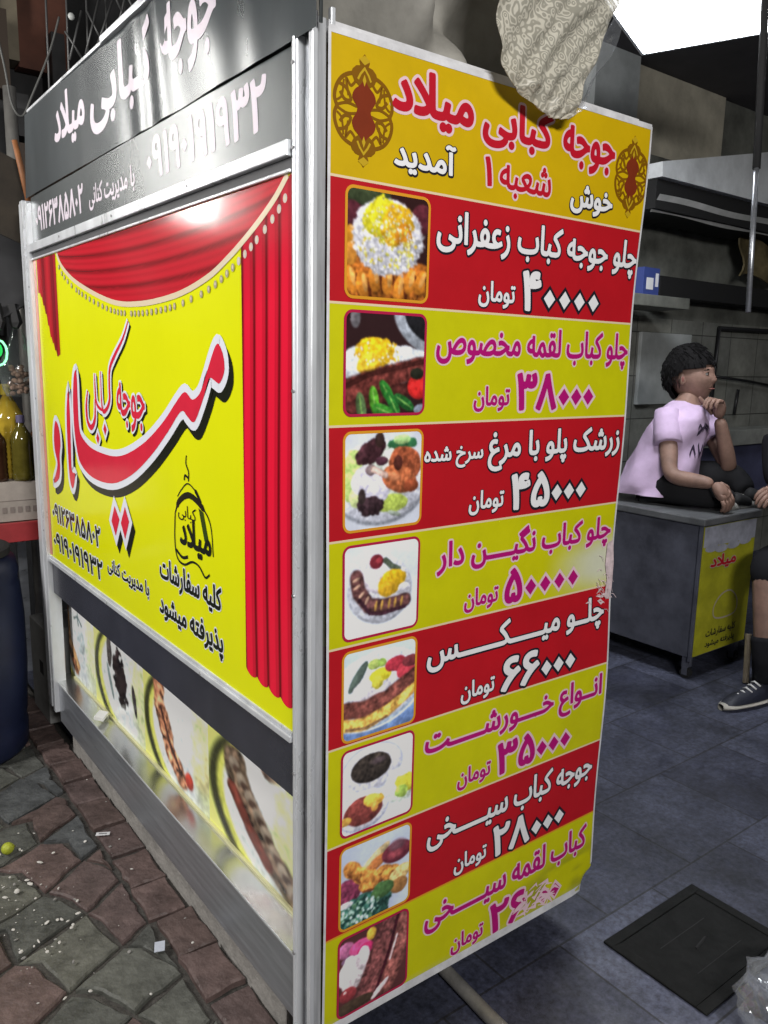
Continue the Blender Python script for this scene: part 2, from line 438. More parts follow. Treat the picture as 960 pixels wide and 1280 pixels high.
def dish(k):
    N = 112
    if k == 1:
        p = Paint(N, N, (48, 26, 26), 11)
        p.ell(.25, .06, .3, .1, (52, 62, 40), rough=.5); p.ell(.06, .26, .14, .14, (80, 34, 44)); p.ell(.93, .2, .16, .14, (84, 34, 44))
        p.ell(.5, .85, .75, .26, (150, 82, 26), rough=.2, var=.35, sc=10)
        for i, x in enumerate((.06, .2, .34, .5, .64, .78, .92)):
            y = .84 + .05 * math.sin(i * 2); p.ell(x, y, .075, .13, (206, 122, 34), rot=-20 + i * 8, rough=.2); p.ell(x + .02, y - .03, .03, .09, (228, 160, 78), rot=-20 + i * 8); p.ell(x + .08, y + .04, .02, .11, (84, 36, 16), rot=-10)
        p.ell(.05, .45, .07, .12, (186, 120, 26), rough=.3); p.ell(.05, .6, .08, .1, (200, 128, 44), rough=.3)
        p.ell(.5, .42, .43, .36, (205, 205, 218), rough=.22, rsc=22, var=.14, sc=34)
        p.ell(.46, .27, .27, .2, (206, 198, 30), rough=.7, rsc=14, sc=26); p.ell(.6, .3, .2, .2, (216, 164, 24), rough=.6, rsc=14, sc=26); p.ell(.68, .38, .1, .13, (206, 130, 26), rough=.6)
        p.speck((.5, .5, .36, .24), [(200, 196, 70), (214, 210, 120), (206, 180, 60), (222, 222, 232)], 150, .014)
        p.speck((.5, .45, .42, .34), [(226, 226, 236), (190, 192, 210)], 260, .008, 5)
    elif k == 2:
        p = Paint(N, N, (44, 26, 28), 21)
        p.ell(.12, .06, .06, .1, (96, 92, 98)); p.ell(1.02, .12, .46, .26, (150, 158, 172), rot=25); p.ell(1.04, .1, .34, .17, (30, 30, 34), rot=25)
        p.ell(.5, .5, .64, .2, (196, 204, 216), rough=.2, var=.12, sc=24); p.ell(.36, .38, .24, .15, (222, 176, 20), rough=.4, rsc=14, sc=24); p.ell(.3, .5, .16, .12, (216, 180, 40), rough=.5)
        p.speck((.4, .4, .3, .14), [(230, 190, 40), (206, 150, 16), (222, 224, 230)], 110, .011)
        p.band([(-.05, .83), (.3, .68), (.7, .58), (1.05, .5)], [.16, .13, .11, .1], (98, 44, 40), rough=.35, var=.3, sc=18)
        p.band([(-.05, .74), (.3, .6), (.7, .52), (1.05, .45)], [.025] * 4, (58, 26, 24), rough=.5); p.band([(.0, .95), (.5, .8), (1, .7)], [.07] * 3, (70, 32, 30), rough=.4, var=.3)
        p.ell(.93, .72, .15, .13, (200, 34, 34)); p.ell(.9, .59, .09, .06, (34, 36, 28))
        for x, y, a, c in ((.36, .86, 80, (72, 140, 36)), (.52, .78, 55, (40, 116, 40)), (.6, .9, 60, (34, 104, 40)), (.74, .88, 30, (32, 92, 40)), (.2, .92, 80, (74, 100, 60)), (.48, .96, 20, (52, 130, 40))):
            p.ell(x, y, .15, .06, c, rot=a, var=.2); p.ell(x, y, .12, .008, (120, 170, 80), rot=a)
        p.ell(.97, .96, .1, .06, (120, 130, 150))
    elif k == 3:
        p = Paint(N, N, (192, 198, 214), 31)
        p.ell(.46, .54, .62, .43, (150, 156, 172)); p.ell(.46, .51, .6, .42, (204, 208, 226)); p.ell(.42, .45, .46, .34, (196, 206, 196), soft=.2)
        p.ell(.12, .45, .14, .28, (168, 196, 110), rough=.5, sc=24); p.ell(.6, .74, .22, .1, (170, 192, 80), rough=.5, sc=24); p.ell(.25, .65, .18, .12, (190, 206, 140), rough=.5)
        p.ell(.3, .5, .2, .17, (206, 204, 230), rough=.3); p.ell(.42, .62, .14, .12, (210, 208, 232), rough=.3)
        p.ell(.33, .2, .19, .11, (60, 34, 40), rot=-30, rough=.6, rsc=14, var=.3); p.ell(.44, .08, .06, .08, (52, 36, 34), rough=.5); p.ell(.33, .76, .17, .1, (54, 38, 44), rough=.6, rsc=14, var=.3); p.ell(.22, .66, .05, .08, (54, 44, 44), rough=.5)
        p.ell(.76, .13, .2, .06, (44, 100, 62), rough=.7, rsc=16); p.ell(.72, .09, .12, .05, (150, 190, 120), rough=.5)
        p.ell(.78, .34, .22, .17, (150, 74, 46), rot=20, rough=.15, var=.25); p.ell(.7, .5, .24, .14, (170, 90, 54), rot=18, rough=.15, var=.25); p.ell(.68, .33, .06, .08, (74, 36, 30)); p.ell(.62, .47, .1, .04, (206, 126, 84), rot=15, soft=.8)
        p.ell(.86, .58, .1, .07, (140, 66, 40)); p.ell(.33, .39, .07, .06, (124, 106, 110), rough=.3); p.band([(.36, .38), (.52, .45)], .035, (190, 160, 150)); p.ell(.47, .3, .08, .05, (70, 40, 52), rough=.4)
        p.ell(.64, .86, .09, .025, (140, 152, 142), rot=15)
    elif k == 4:
        p = Paint(N, N, (200, 208, 226), 41)
        p.ell(.48, .52, .43, .36, (158, 162, 176), rot=10); p.ell(.48, .5, .42, .35, (188, 192, 208), rot=10); p.ell(.48, .48, .33, .26, (198, 200, 216), rot=10, soft=.3)
        p.ell(.42, .4, .17, .13, (212, 204, 222), rough=.4); p.ell(.64, .44, .18, .13, (204, 160, 24), rot=-15, rough=.4, sc=24); p.ell(.58, .52, .14, .08, (196, 150, 30), rough=.4)
        p.ell(.42, .2, .09, .08, (110, 34, 44)); p.ell(.45, .19, .04, .03, (150, 50, 60)); p.band([(.54, .2), (.62, .27), (.74, .31)], [.035, .035, .015], (74, 84, 70)); p.ell(.8, .53, .08, .05, (214, 214, 232), rough=.3)
        p.band([(.16, .34), (.2, .5), (.32, .66), (.5, .7), (.82, .68)], [.085, .085, .085, .08, .08], (84, 52, 52), rough=.25, var=.3)
        for x, y, a in ((.16, .36, 60), (.17, .44, 55), (.23, .53, 40), (.3, .6, 20)): p.ell(x, y, .05, .018, (176, 138, 118), rot=a - 80)
        for x in (.42, .5, .6, .68, .77): p.ell(x, .68, .018, .055, (168, 128, 58), rot=12)
        p.band([(.2, .58), (.34, .75), (.5, .78), (.82, .75)], .02, (54, 30, 40))
    elif k == 5:
        p = Paint(N, N, (176, 192, 222), 51)
        p.ell(.5, .88, .9, .14, (96, 124, 178), soft=.3); p.ell(.45, .5, .72, .44, (168, 190, 222), rot=-6); p.ell(.45, .48, .68, .4, (196, 206, 230), rot=-6); p.ring(.45, .5, .7, .43, .02, (214, 224, 240), -6)
        p.ell(.2, .3, .2, .06, (70, 84, 78), rot=-52); p.ell(.4, .46, .27, .15, (212, 208, 224), rot=-6, rough=.3); p.ell(.46, .38, .15, .1, (206, 206, 226), rough=.3)
        p.ell(.5, .34, .15, .08, (206, 196, 40), rough=.5); p.ell(.46, .42, .08, .08, (206, 196, 60), rough=.5); p.ell(.42, .2, .09, .06, (150, 170, 86), rough=.3); p.ell(.52, .2, .06, .05, (130, 160, 70))
        p.ell(.72, .26, .16, .09, (150, 40, 54), rough=.3); p.ell(.86, .36, .14, .1, (170, 50, 64), rough=.3); p.ell(.92, .26, .12, .07, (100, 40, 46), rough=.3)
        p.band([(-.05, .63), (.3, .68), (.6, .62), (.85, .5), (1.05, .42)], [.1, .1, .1, .09, .09], (104, 56, 50), rough=.3, var=.3)
        p.band([(-.05, .8), (.3, .85), (.6, .78), (.85, .66), (1.05, .55)], [.07, .075, .07, .06, .05], (206, 156, 70), rough=.4, var=.25); p.band([(.05, .86), (.3, .9), (.6, .84)], .015, (120, 90, 60))
    elif k == 6:
        p = Paint(N, N, (198, 202, 222), 61)
        p.ell(.44, .3, .4, .26, (184, 188, 210)); p.ell(.42, .28, .38, .25, (206, 208, 226)); p.ell(.4, .28, .28, .17, (46, 40, 36), rough=.08, var=.3, sc=22); p.ell(.5, .22, .1, .04, (72, 60, 64), soft=.8); p.ring(.42, .29, .42, .28, .02, (150, 158, 190))
        p.ell(.84, .62, .24, .22, (196, 210, 196), soft=.3); p.ell(.9, .6, .15, .12, (190, 186, 50), rough=.6); p.ell(.84, .7, .1, .08, (140, 170, 70), rough=.6)
        p.ell(.3, .76, .36, .24, (178, 184, 210)); p.ell(.3, .75, .34, .22, (206, 208, 224)); p.ell(.3, .76, .27, .17, (108, 48, 44), rough=.1, var=.2); p.ell(.44, .68, .15, .08, (206, 154, 54), rot=10, rough=.4); p.ell(.05, .82, .09, .05, (200, 150, 60)); p.ell(.46, .76, .05, .06, (200, 140, 60), rough=.3)
    elif k == 7:
        p = Paint(N, N, (150, 160, 182), 71)
        p.ell(.1, .55, .2, .16, (120, 46, 74), rough=.3, var=.25); p.ell(.5, .24, .2, .06, (170, 150, 110), rot=-30, rough=.4); p.ell(.5, .34, .18, .07, (170, 100, 52), rot=-25)
        p.ell(.8, .3, .22, .13, (92, 34, 46)); p.ell(.8, .22, .12, .07, (90, 56, 66), soft=.6); p.ell(.78, .33, .1, .05, (140, 60, 70), soft=.8)
        for x, y, a in ((.17, .3, 40), (.28, .4, 40), (.42, .48, 20), (.58, .5, -10), (.72, .55, 0), (.4, .56, 10)): p.ell(x, y, .14, .1, (184, 116, 50), rot=a, rough=.3, var=.3, sc=12); p.ell(x, y + .08, .1, .02, (96, 52, 26), rot=a)
        p.ell(.86, .6, .17, .1, (176, 146, 92), rot=-20, rough=.3, var=.25); p.ell(.84, .74, .14, .1, (120, 82, 44), rough=.3)
        p.ell(.3, .86, .42, .2, (38, 74, 66), rough=.5, var=.4, sc=20); p.ell(.6, .7, .16, .1, (60, 92, 50), rough=.5)
        p.speck((.28, .86, .3, .14), [(170, 194, 196), (20, 50, 46), (130, 160, 150), (70, 110, 80)], 110, .02)
        p.ell(.08, .7, .1, .04, (176, 180, 190), rough=.4)
    else:
        p = Paint(N, N, (66, 34, 34), 81)
        p.ell(.1, .16, .12, .1, (156, 84, 124)); p.ell(.3, .2, .16, .1, (170, 60, 110), rough=.3); p.ell(.38, .26, .12, .08, (150, 30, 76)); p.ell(.46, .1, .07, .08, (180, 140, 44)); p.ell(.14, .3, .1, .05, (90, 66, 90))
        p.ell(.2, .5, .2, .22, (196, 184, 190), rough=.4, var=.15); p.ell(.34, .36, .1, .14, (190, 178, 186), rot=20, rough=.3)
        p.band([(.75, -.02), (.6, .4), (.35, .95)], [.15, .16, .15], (92, 50, 50), rough=.3, var=.35, sc=20); p.band([(1.0, .05), (.9, .4), (.7, .85)], [.13, .14, .13], (104, 58, 54), rough=.3, var=.35, sc=20); p.band([(.86, -.02), (.74, .4), (.54, .9)], .022, (46, 14, 22))
        p.band([(.84, .28), (.74, .56)], .016, (186, 156, 160)); p.ell(.6, .88, .16, .04, (196, 166, 172), rot=-35, rough=.3)
        p.ell(.14, .74, .12, .09, (116, 40, 44)); p.ell(.1, .7, .025, .02, (214, 150, 150)); p.ell(.2, .92, .3, .08, (52, 40, 30), rough=.3)
    return p

# ------------------------------------------------------------------ materials
M = {}
M['white_metal'] = mat('painted_aluminium', (.66, .68, .71), .32, .35, var=.16, vscale=7, rvar=.1, bump=.12, bscale=18, stretch=(1, 1, .3))
M['chrome'] = mat('polished_steel', (.34, .355, .37), .2, .75, var=.75, vscale=3.2, bump=.25, bscale=7, stretch=(2, 2, .7), col2=(.72, .74, .78))  # pale and dark tones in the colour stand in for reflections
M['film_post'] = mat('film_wrapped_post', (.42, .43, .45), .25, .2, var=.35, vscale=7, bump=.3, bscale=12, stretch=(5, 5, .4))
M['steel'] = mat('brushed_steel', (.50, .52, .56), .34, .8, var=.14, vscale=12, rvar=.08, stretch=(1, .25, 5), bump=.05, bscale=30)
M['ledge'] = mat('satin_steel', (.60, .61, .61), .23, .95, var=.06, vscale=8, bump=.04, bscale=12)
M['sign_steel'] = mat('film_covered_steel', (.085, .096, .102), .24, .4, var=.2, vscale=3, stretch=(1, 1.5, .6))
M['sign_steel2'] = mat('bare_steel_sheet', (.115, .127, .13), .26, .4, var=.15, vscale=3, stretch=(1, 1.5, .6))
M['dark_gap'] = mat('dark_recess', (.05, .05, .055), .6)
M['band'] = mat('dark_glossy_band', (.06, .062, .08), .25, .35, var=.15, vscale=6)
M['yellow'] = mat('printed_yellow', (.74, .765, .0035), .16, spec=.45, var=.03, vscale=3, bump=.06, bscale=5)
M['p_red'] = mat('printed_red', (.66, .022, .052), .16, spec=.45, var=.08, vscale=9)
M['p_white'] = mat('printed_white', (.74, .76, .84), .18, spec=.45)
M['p_black'] = mat('printed_black', (.012, .014, .008), .2, spec=.45)
M['p_green'] = mat('printed_dark_green', (.035, .06, .008), .2, spec=.45)
M['p_gold'] = mat('printed_gold_trim', (.72, .6, .42), .2)
M['p_pearl'] = mat('printed_pearl', (.42, .38, .22), .2)
M['p_pearl_w'] = mat('printed_pale_pearl', (.62, .52, .48), .2)
M['p_salmon'] = mat('printed_salmon_edge', (.55, .17, .1), .22, var=.2, vscale=10)
M['print'] = attr_mat('printed_picture', .18, .45)
M['curtain'] = attr_mat('printed_curtain', .15, .5, bump=.05, bscale=5)
M['sign_letter'] = mat('pinkish_white_sticker', (.66, .585, .66), .35, var=.04, vscale=9)
M['vinyl'] = attr_mat('banner_vinyl', .42, .35, bump=.12, bscale=7, grime=.12)
M['b_white'] = mat('banner_white_ink', (.78, .78, .80), .42, spec=.35, var=.05, vscale=12)
M['b_black'] = mat('banner_black_ink', (.014, .012, .02), .42, spec=.35)
M['b_magenta'] = mat('banner_magenta_ink', (.42, .006, .16), .42, spec=.35, var=.08, vscale=12)
M['b_pink'] = mat('banner_pale_pink_ink', (.72, .52, .58), .42, spec=.35, var=.06, vscale=12)
M['b_red'] = mat('banner_red_ink', (.47, .008, .022), .42, spec=.35, var=.06, vscale=12)
M['b_orange'] = mat('banner_orange_line', (.66, .30, .02), .42, spec=.35)
M['b_cream'] = mat('banner_cream_line', (.72, .58, .38), .42, spec=.35)
M['b_maroon'] = mat('banner_crimson_line', (.42, .012, .06), .42, spec=.35)
M['orn'] = mat('ornament_brown', (.20, .085, .002), .42, spec=.35, var=.1, vscale=20)
M['orn_red'] = mat('ornament_red_brown', (.19, .028, .008), .42, spec=.35, var=.1, vscale=20)
M['hem'] = mat('banner_white_hem', (.62, .62, .64), .5, var=.2, vscale=20)
M['stone'] = mat('kerb_stone', (.30, .285, .265), .85, var=.25, vscale=18, bump=.5, bscale=60)
M['blackish'] = mat('night_black', (.012, .012, .013), .8)
M['glass'] = mat('green_bottle_plastic', (.2, .17, .03), .12, trans=.35, var=.15, vscale=9)

# ================================================================== SETTING
# --- ground sheet far below everything else
g = MB(); g.grid(lambda u, v: (-60 + 120 * u, -60 + 120 * v, -0.03), 4, 4)
tag(g.build('ground', mat('bare_ground', (.05, .048, .045), .9, var=.2)), kind='structure')

# --- stone paved pavement on the left
pal = [(.088, .090, .078), (.100, .100, .084), (.076, .078, .070), (.104, .070, .064), (.090, .062, .058), (.086, .058, .052), (.070, .074, .076)]
pm = [mat('paving_stone', c, .62, var=.42, vscale=11, bump=.9, bscale=38, rvar=.15) for c in pal]
pm.append(mat('joint_dirt', (.048, .044, .039), .9, var=.4, vscale=30, bump=.8, bscale=80))
def clip(poly, xm):
    out = []
    for i in range(len(poly)):
        a, b = poly[i], poly[(i + 1) % len(poly)]
        if a[0] <= xm: out.append(a)
        if (a[0] <= xm) != (b[0] <= xm):
            t = (xm - a[0]) / (b[0] - a[0]); out.append((xm, a[1] + t * (b[1] - a[1])))
    return out
def slab(mb, poly, z0, z1, inset, m, rng):
    z1 += rng.gauss(0, .0015)
    n = len(poly); cx = sum(p[0] for p in poly) / n; cy = sum(p[1] for p in poly) / n
    def ins(d):
        o = []
        for x, y in poly:
            l = math.hypot(x - cx, y - cy); k = max(0.2, (l - d) / l); o.append((cx + (x - cx) * k, cy + (y - cy) * k))
        return o
    poly2 = []
    for q in range(n):                                    # ragged, chipped edges
        p0, p1 = poly[q], poly[(q + 1) % n]; ns = max(1, int(math.dist(p0, p1) / .03))
        for w_ in range(ns):
            t = w_ / ns; poly2.append((p0[0] + (p1[0] - p0[0]) * t + rng.gauss(0, .0022), p0[1] + (p1[1] - p0[1]) * t + rng.gauss(0, .0022)))
    poly = poly2; n = len(poly)
    A = ins(inset); B = ins(inset + .006)
    tx, ty = (rng.random() - .5) * .035, (rng.random() - .5) * .035
    hz = lambda p: z1 + tx * (p[0] - cx) + ty * (p[1] - cy)
    vs = [(x, y, z0) for x, y in A] + [(p[0], p[1], hz(p) - .005) for p in A] + [(p[0], p[1], hz(p)) for p in B]
    fs = []
    for i in range(n):
        j = (i + 1) % n
        fs += [(i, j, n + j, n + i), (n + i, n + j, 2 * n + j, 2 * n + i)]
    fs.append(tuple(range(2 * n, 3 * n)))
    mb.add(vs, fs, m)
pv = MB(); rng = random.Random(4)
pv.add([(-9, -6, -.012), (.05, -6, -.012), (.05, 9, -.012), (-9, 9, -.012)], [(0, 1, 2, 3)], 7)
A1 = Vector((.076, -.178)); A2 = Vector((-.172, -.088))     # lattice of the stones
jit = {}
def vtx(i, j, k):
    key = (i, j, k)
    if key not in jit:
        p = Vector((-.065, .934)) + A1 * i + A2 * j + (A1 * .0 if k == 0 else A1 * .30 - A2 * .10)
        jit[key] = (p.x + rng.uniform(-.022, .022), p.y + rng.uniform(-.022, .022))
    return jit[key]
cidx = 0
for i in range(-38, 42):
    for j in range(-12, 34):
        c = Vector((-.065, .934)) + A1 * (i + .5) + A2 * (j + .5)
        if c.x > .2 or c.x < -3.2 or c.y < -2.2 or c.y > 4.5: continue
        poly = [vtx(i, j, 0), vtx(i, j, 1), vtx(i + 1, j, 0), vtx(i + 1, j + 1, 0), vtx(i, j + 1, 1), vtx(i, j + 1, 0)]
        poly = clip(poly, -.088)
        if len(poly) < 3: continue
        ar = abs(sum(poly[q][0] * poly[(q + 1) % len(poly)][1] - poly[(q + 1) % len(poly)][0] * poly[q][1] for q in range(len(poly)))) / 2
        if ar < .002: continue
        q = rng.random(); red = q < (.6 if c.x < -.2 and c.y < 1.0 else .2)
        m = rng.choice([3, 4, 5]) if red else rng.choice([0, 1, 2, 0, 6])
        slab(pv, poly, -.012, .0 + rng.uniform(-.004, .004), .010, m, rng)
y = -4.0
while y < 4.5:
    L = rng.uniform(.165, .185)
    dx = rng.uniform(-.006, .006)
    slab(pv, [(-.082 + dx, y), (.03 + dx, y + rng.uniform(-.01, .01)), (.03 + dx, y + L), (-.082 + dx, y + L + rng.uniform(-.01, .01))], -.012, .004 + rng.uniform(-.004, .004), .005, rng.choice([3, 4, 5]), rng)
    y += .002 + L + .004
tag(pv.build('pavement', pm), kind='structure')

# --- dark tiled floor of the cook shop
fm = bpy.data.materials.new('dark_stone_tiles'); fm.use_nodes = True
nt = fm.node_tree; b = nt.nodes['Principled BSDF']; tc = nt.nodes.new('ShaderNodeTexCoord')
br = nt.nodes.new('ShaderNodeTexBrick'); br.offset = .5; br.inputs['Scale'].default_value = 1
br.inputs['Brick Width'].default_value = .42; br.inputs['Row Height'].default_value = .40; br.inputs['Mortar Size'].default_value = .004; br.inputs['Mortar Smooth'].default_value = .4
br.inputs['Color1'].default_value = (.034, .037, .060, 1); br.inputs['Color2'].default_value = (.068, .074, .112, 1); br.inputs['Mortar'].default_value = (.02, .02, .026, 1)
mp = nt.nodes.new('ShaderNodeMapping'); mp.inputs['Location'].default_value = (.06, .03, 0)
nt.links.new(tc.outputs['Object'], mp.inputs['Vector']); nt.links.new(mp.outputs['Vector'], br.inputs['Vector'])
def nz(sc, det, lo, hi, a, bb):
    n = nt.nodes.new('ShaderNodeTexNoise'); n.inputs['Scale'].default_value = sc; n.inputs['Detail'].default_value = det; n.inputs['Roughness'].default_value = .7
    nt.links.new(tc.outputs['Object'], n.inputs['Vector'])
    r = nt.nodes.new('ShaderNodeMapRange'); r.inputs[1].default_value = lo; r.inputs[2].default_value = hi; r.inputs[3].default_value = a; r.inputs[4].default_value = bb
    nt.links.new(n.outputs['Fac'], r.inputs[0]); return r.outputs[0]
out = br.outputs['Color']
for a in (nz(1.6, 6, .36, .64, .42, 1.5), nz(55, 4, .32, .68, .5, 1.5), nz(11, 6, .35, .7, .75, 1.2)):
    mx = nt.nodes.new('ShaderNodeMix'); mx.data_type = 'RGBA'; mx.blend_type = 'MULTIPLY'; mx.inputs[0].default_value = 1
    nt.links.new(out, mx.inputs[6]); nt.links.new(a, mx.inputs[7]); out = mx.outputs[2]
nt.links.new(out, b.inputs['Base Color']); nt.links.new(nz(9, 4, .3, .7, .38, .75), b.inputs['Roughness'])
bp = nt.nodes.new('ShaderNodeBump'); bp.inputs['Strength'].default_value = .35; bp.inputs['Distance'].default_value = .004
nt.links.new(nz(60, 4, 0, 1, 0, 1), bp.inputs['Height']); nt.links.new(bp.outputs['Normal'], b.inputs['Normal'])
fl = MB(); fl.grid(lambda u, v: (.055 + 9.945 * u, -6 + 14 * v, 0), 4, 4)
tag(fl.build('floor', fm), kind='structure')

# --- walls and roof of the cook shop
wall_tile = bpy.data.materials.new('old_wall_tiles'); wall_tile.use_nodes = True
nt = wall_tile.node_tree; b = nt.nodes['Principled BSDF']; tc = nt.nodes.new('ShaderNodeTexCoord')
br = nt.nodes.new('ShaderNodeTexBrick'); br.offset = 0; br.inputs['Scale'].default_value = 1; br.inputs['Brick Width'].default_value = .4; br.inputs['Row Height'].default_value = .3; br.inputs['Mortar Size'].default_value = .004
br.inputs['Color1'].default_value = (.30, .30, .265, 1); br.inputs['Color2'].default_value = (.25, .255, .235, 1); br.inputs['Mortar'].default_value = (.06, .06, .055, 1)
cx = nt.nodes.new('ShaderNodeSeparateXYZ'); cc = nt.nodes.new('ShaderNodeCombineXYZ')
nt.links.new(tc.outputs['Object'], cx.inputs[0]); nt.links.new(cx.outputs['X'], cc.inputs['X']); nt.links.new(cx.outputs['Z'], cc.inputs['Y']); nt.links.new(cc.outputs[0], br.inputs['Vector'])
mx = nt.nodes.new('ShaderNodeMix'); mx.data_type = 'RGBA'; mx.blend_type = 'MULTIPLY'; mx.inputs[0].default_value = 1
nt.links.new(br.outputs['Color'], mx.inputs[6]); nt.links.new(nz(3, 6, .3, .7, .45, 1.2), mx.inputs[7]); nt.links.new(mx.outputs[2], b.inputs['Base Color']); b.inputs['Roughness'].default_value = .45
plaster = mat('grimy_beige_plaster', (.46, .43, .35), .85, var=.3, vscale=3, bump=.2, bscale=30)
greyplaster = mat('grey_plaster', (.40, .43, .44), .8, var=.25, vscale=3)
sooty = mat('sooty_wall', (.15, .155, .138), .7, var=.55, vscale=3.2)
t = thing('back_wall', 'grimy back wall of the cook shop, tiled below and beige plaster above, behind the seated boy', 'wall', (5.5, 2.3, 0))
w = MB(); w.box(2.0, 9.8, 2.2, 2.4, 0, 1.9); w.build('tiled_lower_wall', wall_tile, t)
w = MB(); w.box(2.0, 9.8, 2.204, 2.4, 1.9, 2.95); w.build('sooty_middle_wall', sooty, t)
w = MB(); w.box(3.72, 4.83, 2.2, 2.4, 2.95, 3.46); w.box(4.83, 9.8, 2.23, 2.4, 2.95, 3.46, 1); w.build('plaster_upper_wall', [plaster, sooty], t)
w = MB(); w.box(3.30, 3.72, 2.12, 2.4, 1.9, 3.46); w.build('pillar', greyplaster, t)
w = MB(); w.box(4.02, 4.62, 2.17, 2.2, 1.30, 1.80); w.build('pale_panel', mat('pale_sheet_metal', (.40, .42, .42), .5, var=.3, vscale=3), t, bevel=.004)
w = MB(); w.box(4.2, 9.7, 2.0, 2.2, .98, 1.10); w.build('ledge', mat('dirty_white_ledge', (.30, .31, .29), .6, var=.3, vscale=6), t, bevel=.006)
w = MB(); w.box(4.2, 9.7, 2.06, 2.2, .55, .975); w.build('blue_panel', mat('dull_blue_panel', (.085, .09, .17), .6, var=.3, vscale=4), t)
w = MB(); w.box(3.98, 9.7, 2.03, 2.2, 2.03, 2.16); w.build('dark_shelf', M['blackish'], t)
w = MB(); w.tube([(4.95, 2.17, 1.12), (4.97, 2.17, 1.86), (9.6, 2.17, 1.9)], .018, 8); w.tube([(4.97, 2.15, 1.5), (5.4, 2.15, 1.47), (5.9, 2.15, 1.42)], .010, 6); w.tube([(5.3, 2.17, 1.2), (5.33, 2.17, 1.4)], .012, 6)
w.build('black_pipe', mat('black_pipe', (.01, .01, .012), .5), t, smooth=True)
t = thing('shop_roof', 'dark soot covered ceiling of the cook shop above the lit square lamp', 'ceiling', (5, .5, 3.5))
w = MB(); w.box(.95, 9.8, -.6, 2.4, 3.46, 3.55); w.build('ceiling_slab', mat('sooty_ceiling', (.05, .048, .055), .85, var=.3, vscale=2), t)
w = MB(); w.box(9.6, 9.8, -5.8, 2.2, 0, 3.46); tag(w.build('end_wall', sooty), 'dark far end wall of the shop beyond the second sitter', 'wall')

# ================================================================== KIOSK
K = thing('food_kiosk', 'stainless kebab kiosk with yellow curtain poster, dish photo strip and tall dark lettered sign', 'kiosk', (.45, .95, 0))
b = MB(); b.box(.075, .905, .03, 1.90, .125, 2.10); b.build('body', M['dark_gap'], K)
b = MB(); b.box(.034, .88, .16, 1.86, -.02, .125); b.build('plinth', M['stone'], K, bevel=.006)
b = MB(); b.box(-.006, .03, .043, .0625, .10, 2.113); b.box(-.009, -.0055, .050, .056, .10, 2.113); b.build('frame_post', M['white_metal'], K, bevel=.002)
b = MB(); b.box(.010, .05, .010, .0425, .05, 2.125); b.build('corner_sheet', M['chrome'], K)
b = MB(); b.box(-.004, .008, -.004, .009, .05, 2.14); b.box(.008, .0285, .002, .0095, .05, 2.135, 1); b.box(.036, .046, .0, .01, 2.12, 2.155); b.build('corner_post', [M['white_metal'], M['film_post']], K, bevel=.002)
b = MB(); b.box(-.018, .03, 1.886, 1.915, .16, 2.09); b.box(-.022, .03, 1.918, 1.955, .175, 2.10); b.box(-.018, .03, 1.958, 1.985, .20, 2.095); b.build('frame_post', M['white_metal'], K, bevel=.003)
screw_m = mat('dull_screw', (.3, .3, .31), .4, .7)
for q, (y, z) in enumerate([(.053, .3), (.053, .72), (.053, 1.1), (.053, 1.5), (.053, 1.93), (.053, 2.07), (1.90, .35), (1.90, .9), (1.90, 1.4), (1.90, 1.8), (.5, 1.932), (1.0, 1.932), (1.5, 1.932), (.5, .79), (1.2, .79)]):
    x = -.0095 if z not in (1.932, .79) else (-.0165 if z > 1 else -.0125)
    if y > 1.8: x = -.0185
    b = MB(); b.tube([(x + .002, y, z), (x - .0012, y, z)], [.0042, .0034], 8); b.build('screw', screw_m, K)
b = MB(); b.box(-.016, .02, .0635, 1.885, 1.918, 1.946); b.box(-.010, .02, .0635, 1.885, 1.8905, 1.8975); b.build('upper_rail', M['white_metal'], K, bevel=.002)
b = MB(); b.box(-.004, .02, .0635, 1.885, 1.8978, 1.9177); b.build('rail_groove', M['dark_gap'], K)
b = MB(); b.box(-.012, .02, .0635, 1.885, .783, .797); b.box(-.007, .02, .0635, 1.885, .7973, .8065); b.build('lower_rail', M['white_metal'], K, bevel=.002)
b = MB(); b.box(.002, .07, .0635, 1.885, .654, .7828); b.build('dark_band', M['band'], K)
b = MB(); b.box(0.0, .07, .0635, 1.885, .122, .285); b.box(-.003, .0, .0635, 1.885, .281, .2865, 1); b.build('lower_panel', [M['steel'], M['white_metal']], K)
b = MB(); b.grid(lambda u, v: (-.002 + .068 * v, 1.95 - 1.874 * u, .2868 + .002 * v), 60, 4); b.build('sloping_ledge', M['ledge'], K, smooth=True)
b = MB(); b.box(.058, .0655, .064, 1.885, .289, .2965); b.build('ledge_trim', mat('pale_yellow_trim', (.68, .66, .38), .35, .2), K)
b = MB()
for yy, x in ((1.43, .022),): b.obox((x, yy, .312), ((.6, .8, 0), (-.8, .6, .2), (0, -.2, 1)), (.028, .016, .006))
tag(b.build('paper_scrap', mat('white_paper', (.7, .7, .68), .8)), 'crumpled white paper scrap lying on the kiosk\'s steel ledge', 'litter')

